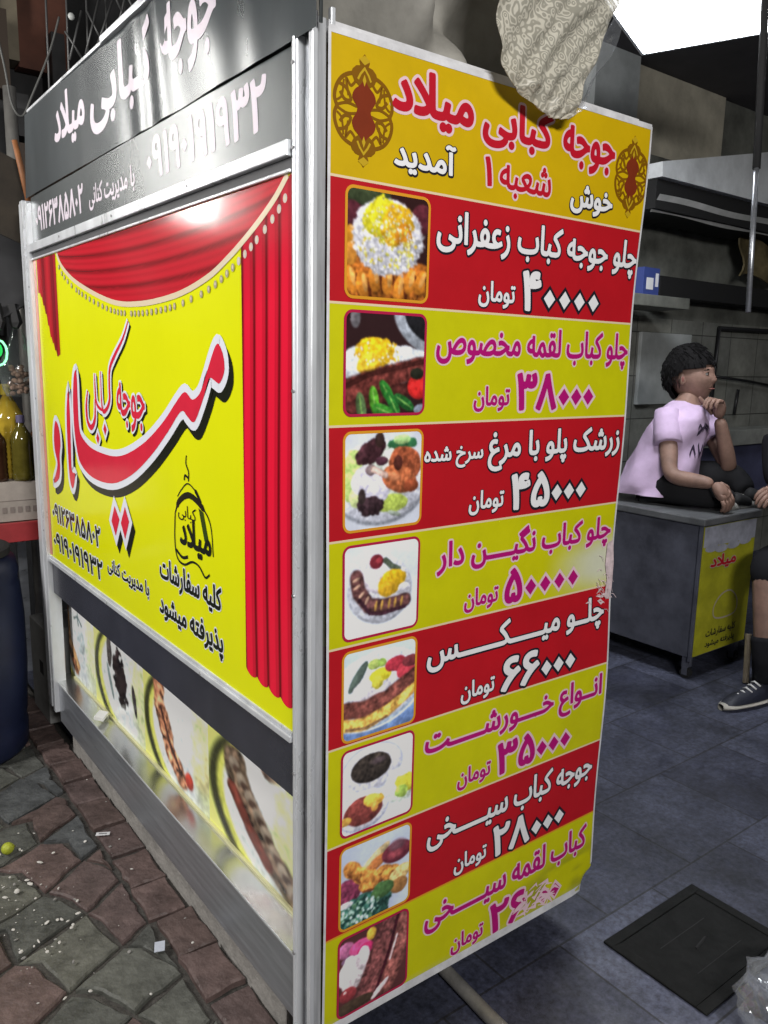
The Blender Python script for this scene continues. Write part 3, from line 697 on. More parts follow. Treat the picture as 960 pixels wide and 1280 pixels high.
# header sign: upper and lower steel sheet, letters
SG = MB()
SG.grid(lambda u, v: (-.003 - .003 * math.sin(u * 7 + 1) - .0026 * math.sin(u * 58 + v * 2.5 + 1.5 * math.sin(u * 21)) * math.exp(-((u - .66) / .2) ** 2), 1.925 - 1.945 * u - .08 * v * (1 - u) * .6, 2.107 + .268 * v), 160, 24)
SG.grid(lambda u, v: (.001 - .001 * math.sin(u * 17), 1.885 - 1.822 * u, 1.9465 + .158 * v), 60, 8, 1)
SG.box(.012, .03, .06, 1.88, 1.95, 2.37, 0); SG.box(.0, .006, -.021, -.018, 2.115, 2.37, 1)
sign = SG.build('header_sign', [M['sign_steel'], M['sign_steel2']], K, smooth=True)
b = MB(); b.box(-.012, .034, .0, 1.05, 2.374, 2.392); b.box(-.008, .034, 1.05, 1.84, 2.3745, 2.384); b.build('sign_edge', M['white_metal'], sign, bevel=.002)
def PS(a, z, dn):
    u = max(0, min(1, (1.925 + a) / 1.945))
    if z > 2.107: x = -.003 - .003 * math.sin(u * 7 + 1) - .0026 * math.sin(u * 58 + (z - 2.107) / .268 * 2.5 + 1.5 * math.sin(u * 21)) * math.exp(-((u - .66) / .2) ** 2)
    else: x = .001 - .001 * math.sin((1.885 + a) / 1.822 * 17)
    return (x - .0008 - dn, -a, z)
b = MB()
lt = [(0, 0, 0, 0, 0)]
for word, x0, x1, z0, z1 in (('جوجه', -.66, -.36, 2.165, 2.345), ('کبابی', -1.185, -.72, 2.165, 2.355), ('میلاد', -1.53, -1.23, 2.185, 2.345)):
    lettering(b, word, x0, x1, z0, z1, PS, lt, .034)
lettering(b, '۰۹۱۹۰۱۹۱۹۳۲', -.775, -.165, 1.985, 2.085, PS, lt, .032)
lettering(b, '۰۹۱۲۶۳۸۵۸۰۲', -1.825, -1.29, 1.98, 2.065, PS, lt, .03)
lettering(b, 'با مدیریت کنانی', -1.235, -.86, 1.975, 2.045, PS, lt, .025)
b.build('lettering', M['sign_letter'], sign)

# poster
def PP(a, z, dn): return (-.003 - dn, -a, z)
b = MB(); b.box(-.003, .02, .063, 1.885, .8068, 1.8902); poster = b.build('poster', M['yellow'], K)
b = MB(); flat(b, [(-1.884, .81), (-1.848, .81), (-1.848, 1.89), (-1.884, 1.89)], PP, .0006); b.build('salmon_edge', M['p_salmon'], poster)
def curtain_cols(nu, nv, fn): return [fn(i / nu, j / nv) for j in range(nv + 1) for i in range(nu + 1)]
def fold(t, a=s255(232, 26, 58), d=s255(104, 8, 16)):
    return tuple(d[k] + (a[k] - d[k]) * t for k in range(3))
# right curtain with straight folds and scalloped hem
b = MB(); NU, NV = 70, 60
def rc_pos(u, v):
    a = -.268 + .2045 * u
    zb = .872 - .02 * u - .012 * abs(math.sin(u * math.pi * 4)) ** .6 + .01
    top = 1.795 + (1.892 - 1.795) * u
    return PP(a, zb + (min(top, 1.8895) - zb) * v, .0008)
def rc_col(u, v):
    f = (u * 4 + .08 * math.sin(v * 5)) % 1
    t = 1 - math.exp(-((f - .02) / .10) ** 2) - math.exp(-((f - 1.0) / .14) ** 2) - .35 * math.exp(-((f - .72) / .08) ** 2)
    t *= 1 - .45 * max(0, (v - .82) / .18)
    return fold(max(0, min(1, t)))
b.grid(rc_pos, NU, NV, 0, curtain_cols(NU, NV, rc_col)); b.build('side_curtain', M['curtain'], poster)
# swag
low = smooth_line([(-1.583, 1.8895), (-1.52, 1.838), (-1.359, 1.777), (-1.071, 1.712), (-.853, 1.695), (-.614, 1.703), (-.434, 1.731), (-.316, 1.768), (-.21, 1.812), (-.13, 1.853), (-.079, 1.8893)], 8)
b = MB(); NU, NV = len(low) - 1, 40
def sw_pos(u, v):
    a, z = low[round(u * NU)]
    ta = a * (1 - .10 * v) - .09 * v if False else a
    return PP(ta, z + (1.8896 - z) * v, .0012)
def sw_col(u, v):
    a, z = low[round(u * NU)]; zz = z + (1.8896 - z) * v
    x = (a + .85) / .75
    q = (zz - 1.695) / .195 - .22 * x * x * (1 - v * .4)          # folds hang like the hem
    f = (q * 4.2 + .25 * x) % 1
    t = .92 - .75 * math.exp(-((f - .06) / .13) ** 2) - .55 * math.exp(-((f - .95) / .12) ** 2) - .25 * math.exp(-((f - .55) / .1) ** 2)
    return fold(max(0, min(1, t)), s255(206, 34, 50), s255(100, 18, 22))
b.grid(sw_pos, NU, NV, 0, curtain_cols(NU, NV, sw_col)); b.build('swag', M['curtain'], poster)
b = MB(); ribbon(b, low, .014, PP, .0018, 0)
acc = 0
for i in range(1, len(low)):
    acc += math.dist(low[i], low[i - 1])
    if acc > .026:
        acc = 0; a, z = low[i]; white = a > -.3
        disc(b, a + (.012 if a > -.5 else 0), z - .024, .008, .0085, PP, .002, 2 if white else 1)
        disc(b, a + (.012 if a > -.5 else 0), z - .023, .0035, .004, PP, .0023, 0)
b.build('pearl_trim', [M['p_gold'], M['p_pearl'], M['p_pearl_w']], poster)
# left curtain
b = MB(); NU, NV = 20, 30
def lc_pos(u, v):
    a = -1.838 + .236 * u
    zb = [1.775, 1.76, 1.73, 1.70, 1.66, 1.62, 1.60, 1.575, 1.555, 1.56][min(9, int(u * 9.99))]
    return PP(a, zb + (1.889 - zb) * v, .0010)
b.grid(lc_pos, NU, NV, 0, curtain_cols(NU, NV, lambda u, v: fold(.45 + .4 * math.sin(u * 14) - .2 * (u > .8), s255(206, 40, 52), s255(128, 24, 34)))); b.build('side_curtain', M['curtain'], poster)

# calligraphy
main = [(0.383, 1.59), (0.358, 1.571), (0.349, 1.545), (0.354, 1.524), (0.376, 1.504), (0.401, 1.51), (0.428, 1.513), (0.459, 1.47), (0.503, 1.418), (0.526, 1.409), (0.553, 1.42), (0.591, 1.43), (0.676, 1.374), (0.799, 1.3), (0.953, 1.229), (1.123, 1.183), (1.309, 1.178), (1.429, 1.21), (1.467, 1.267), (1.48, 1.331), (1.478, 1.41), (1.458, 1.488), (1.432, 1.513), (1.423, 1.482), (1.426, 1.412), (1.425, 1.335), (1.402, 1.301), (1.317, 1.274), (1.192, 1.266), (1.074, 1.27), (0.964, 1.292), (0.827, 1.338), (0.702, 1.399), (0.616, 1.453), (0.565, 1.478), (0.523, 1.462), (0.482, 1.477), (0.451, 1.51), (0.415, 1.559)]
lam = [(1.528, 1.443), (1.521, 1.371), (1.529, 1.261), (1.533, 1.175), (1.497, 1.165), (1.53, 1.112), (1.562, 1.145), (1.567, 1.258), (1.559, 1.369)]
dal = [(1.703, 1.33), (1.665, 1.31), (1.653, 1.257), (1.673, 1.21), (1.676, 1.163), (1.697, 1.125), (1.752, 1.103), (1.758, 1.113), (1.706, 1.175), (1.732, 1.227), (1.73, 1.282)]
d1 = [(1.108, 1.117), (1.069, 1.081), (1.108, 1.025), (1.142, 1.065)]
d2 = [(1.017, 1.128), (0.986, 1.089), (1.025, 1.03), (1.057, 1.073)]
neg = lambda P: [(-p[0], p[1]) for p in P]
cal = MB()
for k, (P, sm) in enumerate(((main, True), (lam, True), (dal, True), (d1, False), (d2, False))):
    P = neg(P); Q = smooth_line(P, 4, True) if sm else P
    e = k * .00006
    sh = [(x + .022, z - .022) for x, z in Q]
    ribbon(cal, sh, .036, PP, .0010 + e, 0, True); flat(cal, sh, PP, .0012 + e, 0)
    ribbon(cal, Q, .040, PP, .0018 + e, 1, True); flat(cal, Q, PP, .0024 + e, 2)
small = [[(0.933, 1.653), (0.98, 1.607), (1.058, 1.557), (1.099, 1.522), (1.109, 1.472), (1.111, 1.434), (1.137, 1.407), (1.174, 1.396), (1.185, 1.431), (1.182, 1.514)], [(1.174, 1.396), (1.223, 1.409), (1.24, 1.435), (1.24, 1.507)], [(1.247, 1.428), (1.256, 1.367), (1.296, 1.338), (1.331, 1.356), (1.336, 1.403), (1.316, 1.451)]]
wd = [.014, .012, .018, .016, .016, .014, .016, .018, .014]
for k, s_ in enumerate(small):
    Q = smooth_line(neg(s_), 5); e = k * .00005; n = len(Q)
    tw = [min(1, .35 + 3 * i / n, .35 + 3 * (n - 1 - i) / n) for i in range(n)]
    ribbon(cal, [(x + .008, z - .008) for x, z in Q], [wd[k] * q + .016 for q in tw], PP, .0011 + e, 0)
    ribbon(cal, Q, [wd[k] * q + .020 for q in tw], PP, .0019 + e, 1); ribbon(cal, Q, [wd[k] * q for q in tw], PP, .0026 + e, 2)
lettering(cal, 'جوجه', -1.05, -.83, 1.352, 1.488, PP, [(0, .06, .0012, .007, -.007), (1, .06, .0020, 0, 0), (2, 0, .0027, 0, 0)], .02)
for k, (a, z) in enumerate([(1.237, 1.309), (1.165, 1.342)]):
    diamond(cal, -a + .006, z - .008, .03, .034, PP, .0012, 0); diamond(cal, -a, z, .03, .034, PP, .0019, 1); diamond(cal, -a, z, .015, .018, PP, .0026, 2)
cal.build('calligraphy', [M['p_black'], M['p_white'], M['p_red']], poster)
# black lettering with a white rim
tx = MB(); lay = [(1, .05, .0008, 0, 0), (0, 0, .0014, 0, 0)]
lettering(tx, '۰۹۱۲۶۳۸۵۸۰۲', -1.815, -1.262, .953, 1.022, PP, lay, .03)
lettering(tx, '۰۹۱۹۰۱۹۱۹۳۲', -1.82, -1.253, .845, .912, PP, lay, .03)
lettering(tx, 'با مدیریت کنانی', -1.204, -.851, .885, .94, PP, lay, .03)
lettering(tx, 'کلیه سفارشات', -.765, -.387, .958, 1.035, PP, lay, .035)
lettering(tx, 'پذیرفته میشود', -.775, -.383, .853, .93, PP, lay, .035)
tx.build('lettering', [M['p_black'], M['p_white']], poster)
# dome emblem
em = MB(); dk = 0
ribbon(em, smooth_line([(-.63, 1.215), (-.606, 1.235), (-.565, 1.256), (-.52, 1.243), (-.49, 1.217)], 6), [.004] * 18 + [.012] * 7, PP, .0008, 0)
ribbon(em, smooth_line([(-.648, 1.17), (-.62, 1.205), (-.56, 1.228), (-.49, 1.212), (-.44, 1.175), (-.428, 1.10)], 6), [.006] * 4 + [.016] * 16 + [.005] * 11, PP, .0010, 0)
flat(em, [(-.505, 1.205), (-.478, 1.198), (-.452, 1.135), (-.474, 1.128)], PP, .0009, 1)
ribbon(em, smooth_line([(-.648, 1.17), (-.655, 1.10), (-.642, 1.055), (-.60, 1.045), (-.55, 1.062), (-.51, 1.06), (-.475, 1.04), (-.45, 1.052)], 6), .006, PP, .0012, 0)
ribbon(em, smooth_line([(-.648, 1.075), (-.61, 1.062), (-.575, 1.07)], 6), .008, PP, .0013, 0)
ribbon(em, smooth_line([(-.585, 1.262), (-.58, 1.275), (-.56, 1.27)], 5), .006, PP, .0012, 0)
ribbon(em, smooth_line([(-.56, 1.262), (-.558, 1.285), (-.572, 1.305), (-.568, 1.325)], 5), .005, PP, .0013, 0)
lettering(em, 'میلاد', -.622, -.437, 1.078, 1.17, PP, [(0, 0, .0015, 0, 0)], .035)
lettering(em, 'کبابی', -.628, -.52, 1.158, 1.2, PP, [(0, 0, .0016, 0, 0)], .0)
em.build('dome_emblem', [M['p_black'], M['p_green']], poster)

# dish photo strip
def strip_unit(k):
    p = Paint(120, 90, (214, 222, 112), 100 + k * 9)     # u: left to right 0..1 over one picture, v: top to bottom
    p.ell(.80, .56, .80, .62, (52, 54, 30), var=.1); p.ell(.835, .55, .745, .59, (216, 220, 90)); p.ell(.86, .54, .70, .55, (222, 230, 226)); p.ell(.88, .52, .62, .50, (232, 238, 240), var=.09, sc=22)
    p.ell(.7, .5, .3, .4, (214, 226, 232), soft=.9, rough=.5, var=.1, sc=26); p.speck((.72, .45, .3, .35), [(240, 244, 244), (206, 218, 222), (220, 230, 214)], 160, .012, 3 + k)
    p.ell(1.0, .4, .22, .6, (214, 226, 160), soft=.6, rough=.3)
    if k == 0:
        p.band([(.38, .0), (.26, .3), (.3, .6), (.5, .86)], [.07, .10, .09, .07], (112, 70, 48), rough=.6, var=.5, sc=22); p.band([(.33, .3), (.36, .6), (.56, .82)], .05, (176, 130, 86), rough=.4, var=.3)
        p.band([(.5, .3), (.6, .25), (.7, .32)], .012, (70, 84, 84)); p.band([(.6, .2), (.62, .45), (.7, .6)], .012, (80, 92, 92)); p.ell(.66, .5, .1, .16, (196, 212, 216), rough=.5)
    elif k == 1:
        p.ell(.42, .08, .15, .12, (120, 96, 80), rough=.6, var=.4); p.ell(.34, .3, .05, .16, (86, 80, 78), rough=.6); p.ell(.55, .50, .13, .27, (44, 34, 34), rot=-16, rough=.9, rsc=16, var=.5); p.ell(.82, .6, .035, .15, (52, 46, 46), rot=-10, rough=.4); p.ell(.66, .14, .04, .06, (70, 70, 66), rough=.4); p.ell(.34, .62, .03, .18, (110, 124, 124), rot=-20)
    elif k == 2:
        p.ell(.38, .09, .12, .1, (74, 50, 42), rough=.4); p.band([(.27, .2), (.28, .42), (.42, .7), (.62, .88)], [.08, .105, .10, .08], (166, 108, 78), rough=.7, var=.6, sc=26); p.band([(.3, .42), (.44, .68), (.6, .84)], .02, (70, 42, 34), rough=.8); p.ell(.72, .84, .06, .07, (176, 52, 36)); p.ell(.9, .62, .14, .2, (222, 214, 150), soft=.5, rough=.3)
    else:
        p.ell(.62, .12, .1, .12, (176, 140, 124), rough=.5, var=.4); p.ell(.88, .5, .26, .5, (206, 218, 150), soft=.4, rough=.3)
        p.band([(.28, .32), (.36, .52), (.6, .78), (.95, .98)], [.12, .13, .12, .1], (104, 84, 68), rough=.5, var=.5, sc=24); p.band([(.25, .52), (.42, .72), (.58, .86)], .05, (104, 48, 38), rough=.4)
        for q in range(9): p.ell(.27 + .075 * q, .33 + .078 * q, .05, .05, (138, 124, 108), rough=.4); p.ell(.30 + .075 * q, .36 + .078 * q, .04, .03, (70, 52, 44))
        p.band([(.96, .0), (.97, 1)], .03, (230, 220, 60))
    return p
YE = [2.12, 1.62, 1.12, .635, .068]
for k in range(4):
    b = MB(); pt = strip_unit(k)
    y0, y1 = YE[k], YE[k + 1]
    if k == 0:                                            # the first picture is cut off by the post
        cut = int(.34 * 119); y0 = 1.95; pt.img = pt.img[:, cut:]; pt.tex = pt.tex[:, cut:]; pt.w = pt.img.shape[1]
    b.grid(lambda u, v: (.066, y0 + (y1 - y0) * u, .6535 - (.6535 - .289) * v), pt.w - 1, 89, 0, pt.cols(.72))
    tag(b.build('dish_photo', M['print'], K), ['plate with meat and herbs, at the far left end of the strip', 'plate of rice with dark barberries', 'plate with orange meat along a white rice heap', 'plate with a long row of kebab chunks, nearest the corner'][k])

# ================================================================== MENU BANNER
BN = thing('menu_banner', 'tall printed menu banner of red and yellow price rows hung on the kiosk side', 'banner', (.48, 0, .12))
X0, X1, ZT, ZB = .0295, .932, 2.12, .12
def BW(x, z, dn):
    u = (x - X0) / (X1 - X0); t = (ZT - z) / (ZT - ZB)
    xx = X0 + (x - X0) * (1 + .008 - .022 * t)
    if u < .5: xx += .008 * (t > .33) * math.sin((t - .33) * 5) * (1 - u * 2) * .6
    yy = -.004 - .005 * math.sin(t * 7 + u * 2) * u - .004 * math.sin(t * 19 + 1) * u * u
    c = max(0, u - .95) / .05 * max(0, t - .972) / .028
    return (xx - .02 * c, yy + .05 * c * c - dn, z + .012 * c)
rows = [2.12, 1.882, 1.663, 1.436, 1.212, .993, .778, .557, .342, .12]
b = MB()
YH, YR, RD = (.60, .395, .002), (.58, .57, .003), (.48, .0085, .016)
nzb = vnoise(64, 64, 6, 5)
for i in range(9):
    base = YH if i == 0 else (RD if i % 2 else YR)
    def cfun(u, v, i=i, base=base):
        z = rows[i + 1] + (rows[i] - rows[i + 1]) * v; x = X0 + (X1 - X0) * u
        c = np.array(base)
        q = nzb[min(63, int(v * 30 + i * 3)), min(63, int(u * 63))]
        c = c * (.94 + .12 * q)
        if i == 4:       # bleached patch at the worn right end
            k = max(0, min(1, (u - .70) / .24)) * max(0, min(1, 1.25 - abs(v - .30) / .36)); k = k * k * (3 - 2 * k) * .8
            c = c * (1 - k) + np.array((.66, .68, .62)) * k
        if i == 8:
            k = max(0, min(1, (u - .5) / .35)) * max(0, 1 - abs(v - .28) / .45) * max(0, min(1, (q - .36) / .14)); c = c * (1 - k * .75) + np.array((.06, .065, .025)) * k * .75
            k2 = max(0, .12 - v) / .12 * .5; c = c * (1 - k2) + np.array((.4, .42, .2)) * k2
        return tuple(c)
    nu, nv = 60, 24
    b.grid(lambda u, v: BW(X0 + (X1 - X0) * u, rows[i + 1] + (rows[i] - rows[i + 1]) * v, 0), nu, nv, 0, curtain_cols(nu, nv, cfun))
sheet = b.build('vinyl_sheet', M['vinyl'], BN, smooth=True)
b = MB()
for i in range(1, 9): ribbon(b, [(X0 + (X1 - X0) * k / 20, rows[i]) for k in range(21)], .0045, BW, .0004, 0 if i != 8 else 1)
b.build('row_lines', [M['b_cream'], M['b_orange']], sheet)
b = MB(); E2 = 24
ribbon(b, [(X0 + (X1 - X0) * k / E2, ZT - .001) for k in range(E2 + 1)], .012, BW, .0007)
ribbon(b, [(X0 + (X1 - X0) * k / E2, ZB + .002) for k in range(E2 + 1)], .022, BW, .0007)
ribbon(b, [(X0 + .001, ZB + (ZT - ZB) * k / 60) for k in range(61)], .006, BW, .0009)
ribbon(b, [(X1 - .001, ZB + (ZT - ZB) * k / 60) for k in range(61)], .006, BW, .0009)
b.box(.034, .91, .004, .03, 2.10, 2.135); b.build('white_hem', M['hem'], BN)
# header ornaments
def ornament(cx, cz, w, h):
    o = MB(); X = lambda p: [(cx + q[0] * w, cz + q[1] * h) for q in p]
    e = .0004
    for s in (-1, 1):
        for q in (-1, 1):
            ribbon(o, smooth_line(X([(s * .06, q * .30), (s * .2, q * .31), (s * .36, q * .26), (s * .46, q * .17), (s * .49, q * .07), (s * .44, q * -.01)]), 5), .007, BW, e, 0); e += .00002
            ribbon(o, smooth_line(X([(s * .12, q * .03), (s * .28, q * .045), (s * .44, q * .01), (s * .47, q * -.02)]), 5), .005, BW, e, 0); e += .00002
            ribbon(o, smooth_line(X([(s * .42, q * .20), (s * .30, q * .17), (s * .22, q * .08), (s * .32, q * .07), (s * .40, q * .13)]), 5), .006, BW, e, 0); e += .00002
            ribbon(o, smooth_line(X([(s * .12, q * .27), (s * .22, q * .20), (s * .30, q * .25), (s * .26, q * .11)]), 5), .005, BW, e, 0); e += .00002
            ribbon(o, smooth_line(X([(s * .34, q * .24), (s * .37, q * .10), (s * .45, q * .05)]), 5), .004, BW, e, 0); e += .00002
    for q in (-1, 1):
        flat(o, X([(0, q * .5), (.05, q * .46), (.09, q * .43), (.07, q * .395), (.14, q * .385), (.20, q * .35), (.22, q * .31), (.17, q * .25), (.08, q * .21), (-.08, q * .21), (-.17, q * .25), (-.22, q * .31), (-.20, q * .35), (-.14, q * .385), (-.07, q * .395), (-.09, q * .43), (-.05, q * .46)]), BW, .0008, 0)
        ribbon(o, X([(-.11, q * .27), (-.07, q * .32), (0, q * .375), (.07, q * .32), (.11, q * .27)]), .004, BW, .0012, 2); diamond(o, cx, cz + q * .445 * h, .012 * w / .125, .008, BW, .0012, 2); diamond(o, cx, cz + q * .27 * h, .004, .010, BW, .0012, 2)
    flat(o, smooth_line(X([(0, .27), (.08, .22), (.17, .17), (.20, .10), (.13, .03), (.12, -.02), (.20, -.10), (.17, -.17), (.08, -.22), (0, -.27), (-.08, -.22), (-.17, -.17), (-.20, -.10), (-.13, -.02), (-.12, .03), (-.20, .10), (-.17, .17), (-.08, .22)]), 3, True), BW, .0010, 1)
    return o.build('ornament', [M['orn'], M['orn_red'], mat('ornament_gold', (.5, .33, .01), .42)], sheet)
ornament(.104, 1.998, .128, .19); ornament(.872, 1.998, .118, .185)
ML = [M['b_white'], M['b_black'], M['b_magenta'], M['b_pink'], M['b_red']]
b = MB()
red_l = [(3, .055, .0006, 0, 0), (4, 0, .0012, 0, 0)]; blk = [(1, .05, .0006, .001, -.001), (0, 0, .0012, 0, 0)]; mag = [(3, .055, .0006, 0, 0), (2, 0, .0012, 0, 0)]
lettering(b, 'جوجه', .628, .805, 1.982, 2.076, BW, red_l, .04); lettering(b, 'کبابی', .392, .595, 1.990, 2.085, BW, red_l, .04); lettering(b, 'میلاد', .166, .368, 1.996, 2.096, BW, red_l, .04)
lettering(b, 'شعبه', .445, .60, 1.90, 1.975, BW, red_l, .02); lettering(b, '۱', .402, .425, 1.915, 1.972, BW, red_l, .03)
lettering(b, 'خوش', .665, .812, 1.895, 1.958, BW, blk, .035); lettering(b, 'آمدید', .173, .325, 1.908, 1.975, BW, blk, .035)
tag(b.build('header_lettering', ML, sheet))
# eight rows
titles = [[('چلو جوجه کباب زعفرانی', .282, .927)], [('چلو کباب لقمه مخصوص', .291, .924)], [('زرشک پلو با مرغ', .452, .916), ('سرخ شده', .268, .437)], [('چلو کباب نگیــــن دار', .314, .916)],
          [('چلــو میـــــکــــــس', .294, .907)], [('انــواع خــــورشـــــت', .296, .914)], [('جوجه کباب سیـــــخی', .312, .905)], [('کباب لقمه سیـــــخی', .313, .902)]]
nums = ['۴', '۳۸', '۴۵', '۵', '۶۶', '۳۵', '۲۸', '۲۶']
nzero = [4, 3, 3, 4, 3, 3, 3, 3]
for i in range(8):
    zt = rows[i + 1]; b = MB(); L = blk if i % 2 == 0 else mag
    for (txt, x0, x1) in titles[i]:
        sm = txt == 'سرخ شده'
        lettering(b, txt, x0, x1, zt - (.098 if sm else .113), zt - (.050 if sm else .024), BW, L, .03)
    x0, x1 = .53, .80
    nd = len(nums[i]); dw = .062; xd = x0 + dw * nd + .012 * (nd - 1)
    lettering(b, nums[i], x0, xd, zt - .208, zt - .122, BW, L, .035)
    nz_ = nzero[i]; step = (x1 - xd) / nz_
    for k in range(nz_):
        x = xd + step * (k + .55); z = zt - .178
        o1 = .0 if i % 2 == 0 else 0
        if not (i == 7 and k == 0):
            diamond(b, x, z, .0285, .030, BW, .0006 + .00003 * k, 1 if i % 2 == 0 else 3); diamond(b, x, z, .019, .020, BW, .0012, 0 if i % 2 == 0 else 2)
    lettering(b, 'تومان', .401, .510, zt - .207, zt - .152, BW, L, .03)
    if i == 7:      # the price has been scratched pale
        rr = random.Random(5)
        for k in range(26):
            x = .60 + rr.random() * .16; z = zt - .17 + rr.uniform(-.03, .035)
            ribbon(b, [(x, z), (x + rr.uniform(.01, .035), z + rr.uniform(-.012, .012)), (x + rr.uniform(.03, .05), z + rr.uniform(-.02, .02))], [.002, rr.uniform(.004, .012), .002], BW, .0014 + k * .00002, 3)
    tag(b.build('price_row', ML, sheet), ('white letters with black rims on a red stripe' if i % 2 == 0 else 'magenta letters with pale pink rims on a yellow stripe'))
    # the dish picture with its coloured frame
    xa, xb, za, zb = .068, .262, zt - .207, zt - .013
    b = MB(); pt = dish(i + 1); gain = [.82, .76, .72, .66, .6, .54, .5, .46][i]; N = pt.w - 1; cr = .016
    def rect(u, v):
        x = xa + (xb - xa) * u; z = zb - (zb - za) * v
        for sx, cxx in ((-1, xa + cr), (1, xb - cr)):           # round the corners
            for sz, czz in ((-1, za + cr), (1, zb - cr)):
                dx, dz = (x - cxx) * sx, (z - czz) * sz
                if dx > 0 and dz > 0:
                    l = math.hypot(dx, dz); m_ = max(dx, dz)
                    if l > 1e-9: x = cxx + sx * dx * m_ / l; z = czz + sz * dz * m_ / l
        return BW(x, z, .0010)
    b.grid(rect, N, N, 0, pt.cols(gain))
    ph = b.build('dish_photo', M['print'], sheet)
    tag(ph, ['mound of rice topped with saffron over chicken', 'rice and minced kebab with green leaves and tomato', 'chicken leg with rice and barberries on a plate', 'kebab curved around rice on a grey plate', 'two kebabs with rice and tomatoes', 'two bowls of stew', 'grilled chicken skewer with greens', 'dark kebab skewers with onions'][i])
    rim = []
    for cxx, czz, a0 in ((xb - cr, zb - cr, 0), (xa + cr, zb - cr, 90), (xa + cr, za + cr, 180), (xb - cr, za + cr, 270)):
        for k in range(7): a = R(a0 + 15 * k); rim.append((cxx + cr * math.cos(a), czz + cr * math.sin(a)))
    b = MB(); ribbon(b, rim, .0055, BW, .0014, 0, True); b.build('frame', M['b_orange'] if i % 2 == 0 else M['b_maroon'], ph)
# torn edge with frayed threads
b = MB(); rr = random.Random(9)
for k in range(22):
    z = 1.0 + rr.gauss(0, .03) if k < 20 else rr.uniform(.95, 1.12); x = .915 + rr.uniform(-.05, .02)
    p = Vector(BW(x, z, .002)); d = Vector((rr.uniform(-.2, 1), -rr.uniform(.1, .5), rr.uniform(-.7, .4))).normalized(); L = rr.uniform(.006, .022)
    b.tube([p, p + d * L * .5 + Vector((0, 0, .003)), p + d * L + Vector((0, 0, -.004))], [.0009, .0008, .0005], 5)
for k in range(9):
    x = .83 + rr.random() * .09; z = .965 + rr.uniform(-.012, .012)
    ribbon(b, [(x, z), (x + rr.uniform(.008, .02), z + rr.uniform(-.012, .012)), (x + rr.uniform(.02, .03), z + rr.uniform(-.012, .012))], [.001, .006, .001], BW, .0018 + k * .00003)
flat(b, [(.905, 1.105), (.928, 1.115), (.937, 1.05), (.934, .985), (.922, .955), (.905, .962), (.912, 1.01), (.902, 1.05)], BW, .003)
b.build('frayed_edge', mat('torn_vinyl_back', (.62, .5, .52), .6, var=.3, vscale=40), BN)

# ================================================================== CLOTHS AND LAMP ABOVE THE BANNER
lace = bpy.data.materials.new('lace_plastic'); lace.use_nodes = True
nt = lace.node_tree; b = nt.nodes['Principled BSDF']; tc = nt.nodes.new('ShaderNodeTexCoord')
vo = nt.nodes.new('ShaderNodeTexVoronoi'); vo.feature = 'DISTANCE_TO_EDGE'; vo.inputs['Scale'].default_value = 130
nt.links.new(tc.outputs['Object'], vo.inputs['Vector'])
rp = nt.nodes.new('ShaderNodeMapRange'); rp.inputs[1].default_value = .05; rp.inputs[2].default_value = .16
nt.links.new(vo.outputs['Distance'], rp.inputs[0])
n1 = nt.nodes.new('ShaderNodeTexNoise'); n1.inputs['Scale'].default_value = 16; n1.inputs['Detail'].default_value = 3; nt.links.new(tc.outputs['Object'], n1.inputs['Vector'])
r2 = nt.nodes.new('ShaderNodeMapRange'); r2.inputs[1].default_value = .42; r2.inputs[2].default_value = .58; nt.links.new(n1.outputs['Fac'], r2.inputs[0])
ml = nt.nodes.new('ShaderNodeMath'); ml.operation = 'MULTIPLY'; nt.links.new(rp.outputs[0], ml.inputs[0]); nt.links.new(r2.outputs[0], ml.inputs[1])
wv = nt.nodes.new('ShaderNodeTexVoronoi'); wv.feature = 'SMOOTH_F1'; wv.inputs['Scale'].default_value = 62; nt.links.new(tc.outputs['Object'], wv.inputs['Vector'])
rg = nt.nodes.new('ShaderNodeMath'); rg.operation = 'SINE'; mu = nt.nodes.new('ShaderNodeMath'); mu.operation = 'MULTIPLY'; mu.inputs[1].default_value = 26
nt.links.new(wv.outputs['Distance'], mu.inputs[0]); nt.links.new(mu.outputs[0], rg.inputs[0])
r3 = nt.nodes.new('ShaderNodeMapRange'); r3.inputs[1].default_value = -.3; r3.inputs[2].default_value = .5; nt.links.new(rg.outputs[0], r3.inputs[0])
mx = nt.nodes.new('ShaderNodeMix'); mx.data_type = 'RGBA'; mx.inputs[6].default_value = (.47, .45, .38, 1); mx.inputs[7].default_value = (.68, .65, .56, 1)
nt.links.new(r3.outputs[0], mx.inputs[0]); nt.links.new(mx.outputs[2], b.inputs['Base Color']); b.inputs['Roughness'].default_value = .4
al = nt.nodes.new('ShaderNodeMapRange'); al.inputs[3].default_value = .72; al.inputs[4].default_value = .97; nt.links.new(r3.outputs[0], al.inputs[0]); nt.links.new(al.outputs[0], b.inputs['Alpha'])
bp = nt.nodes.new('ShaderNodeBump'); bp.inputs['Strength'].default_value = .35; bp.inputs['Distance'].default_value = .002
nt.links.new(r3.outputs[0], bp.inputs['Height']); nt.links.new(bp.outputs['Normal'], b.inputs['Normal'])
tl = nt.nodes.new('ShaderNodeBsdfTranslucent'); nt.links.new(mx.outputs[2], tl.inputs['Color']); ms = nt.nodes.new('ShaderNodeMixShader'); ms.inputs[0].default_value = .3
nt.links.new(b.outputs[0], ms.inputs[1]); nt.links.new(tl.outputs[0], ms.inputs[2]); nt.links.new(ms.outputs[0], nt.nodes['Material Output'].inputs[0])
Lb = smooth_line([(.345, 2.56), (.372, 2.30), (.380, 2.19), (.40, 2.115), (.46, 2.085), (.535, 2.062)], 6)
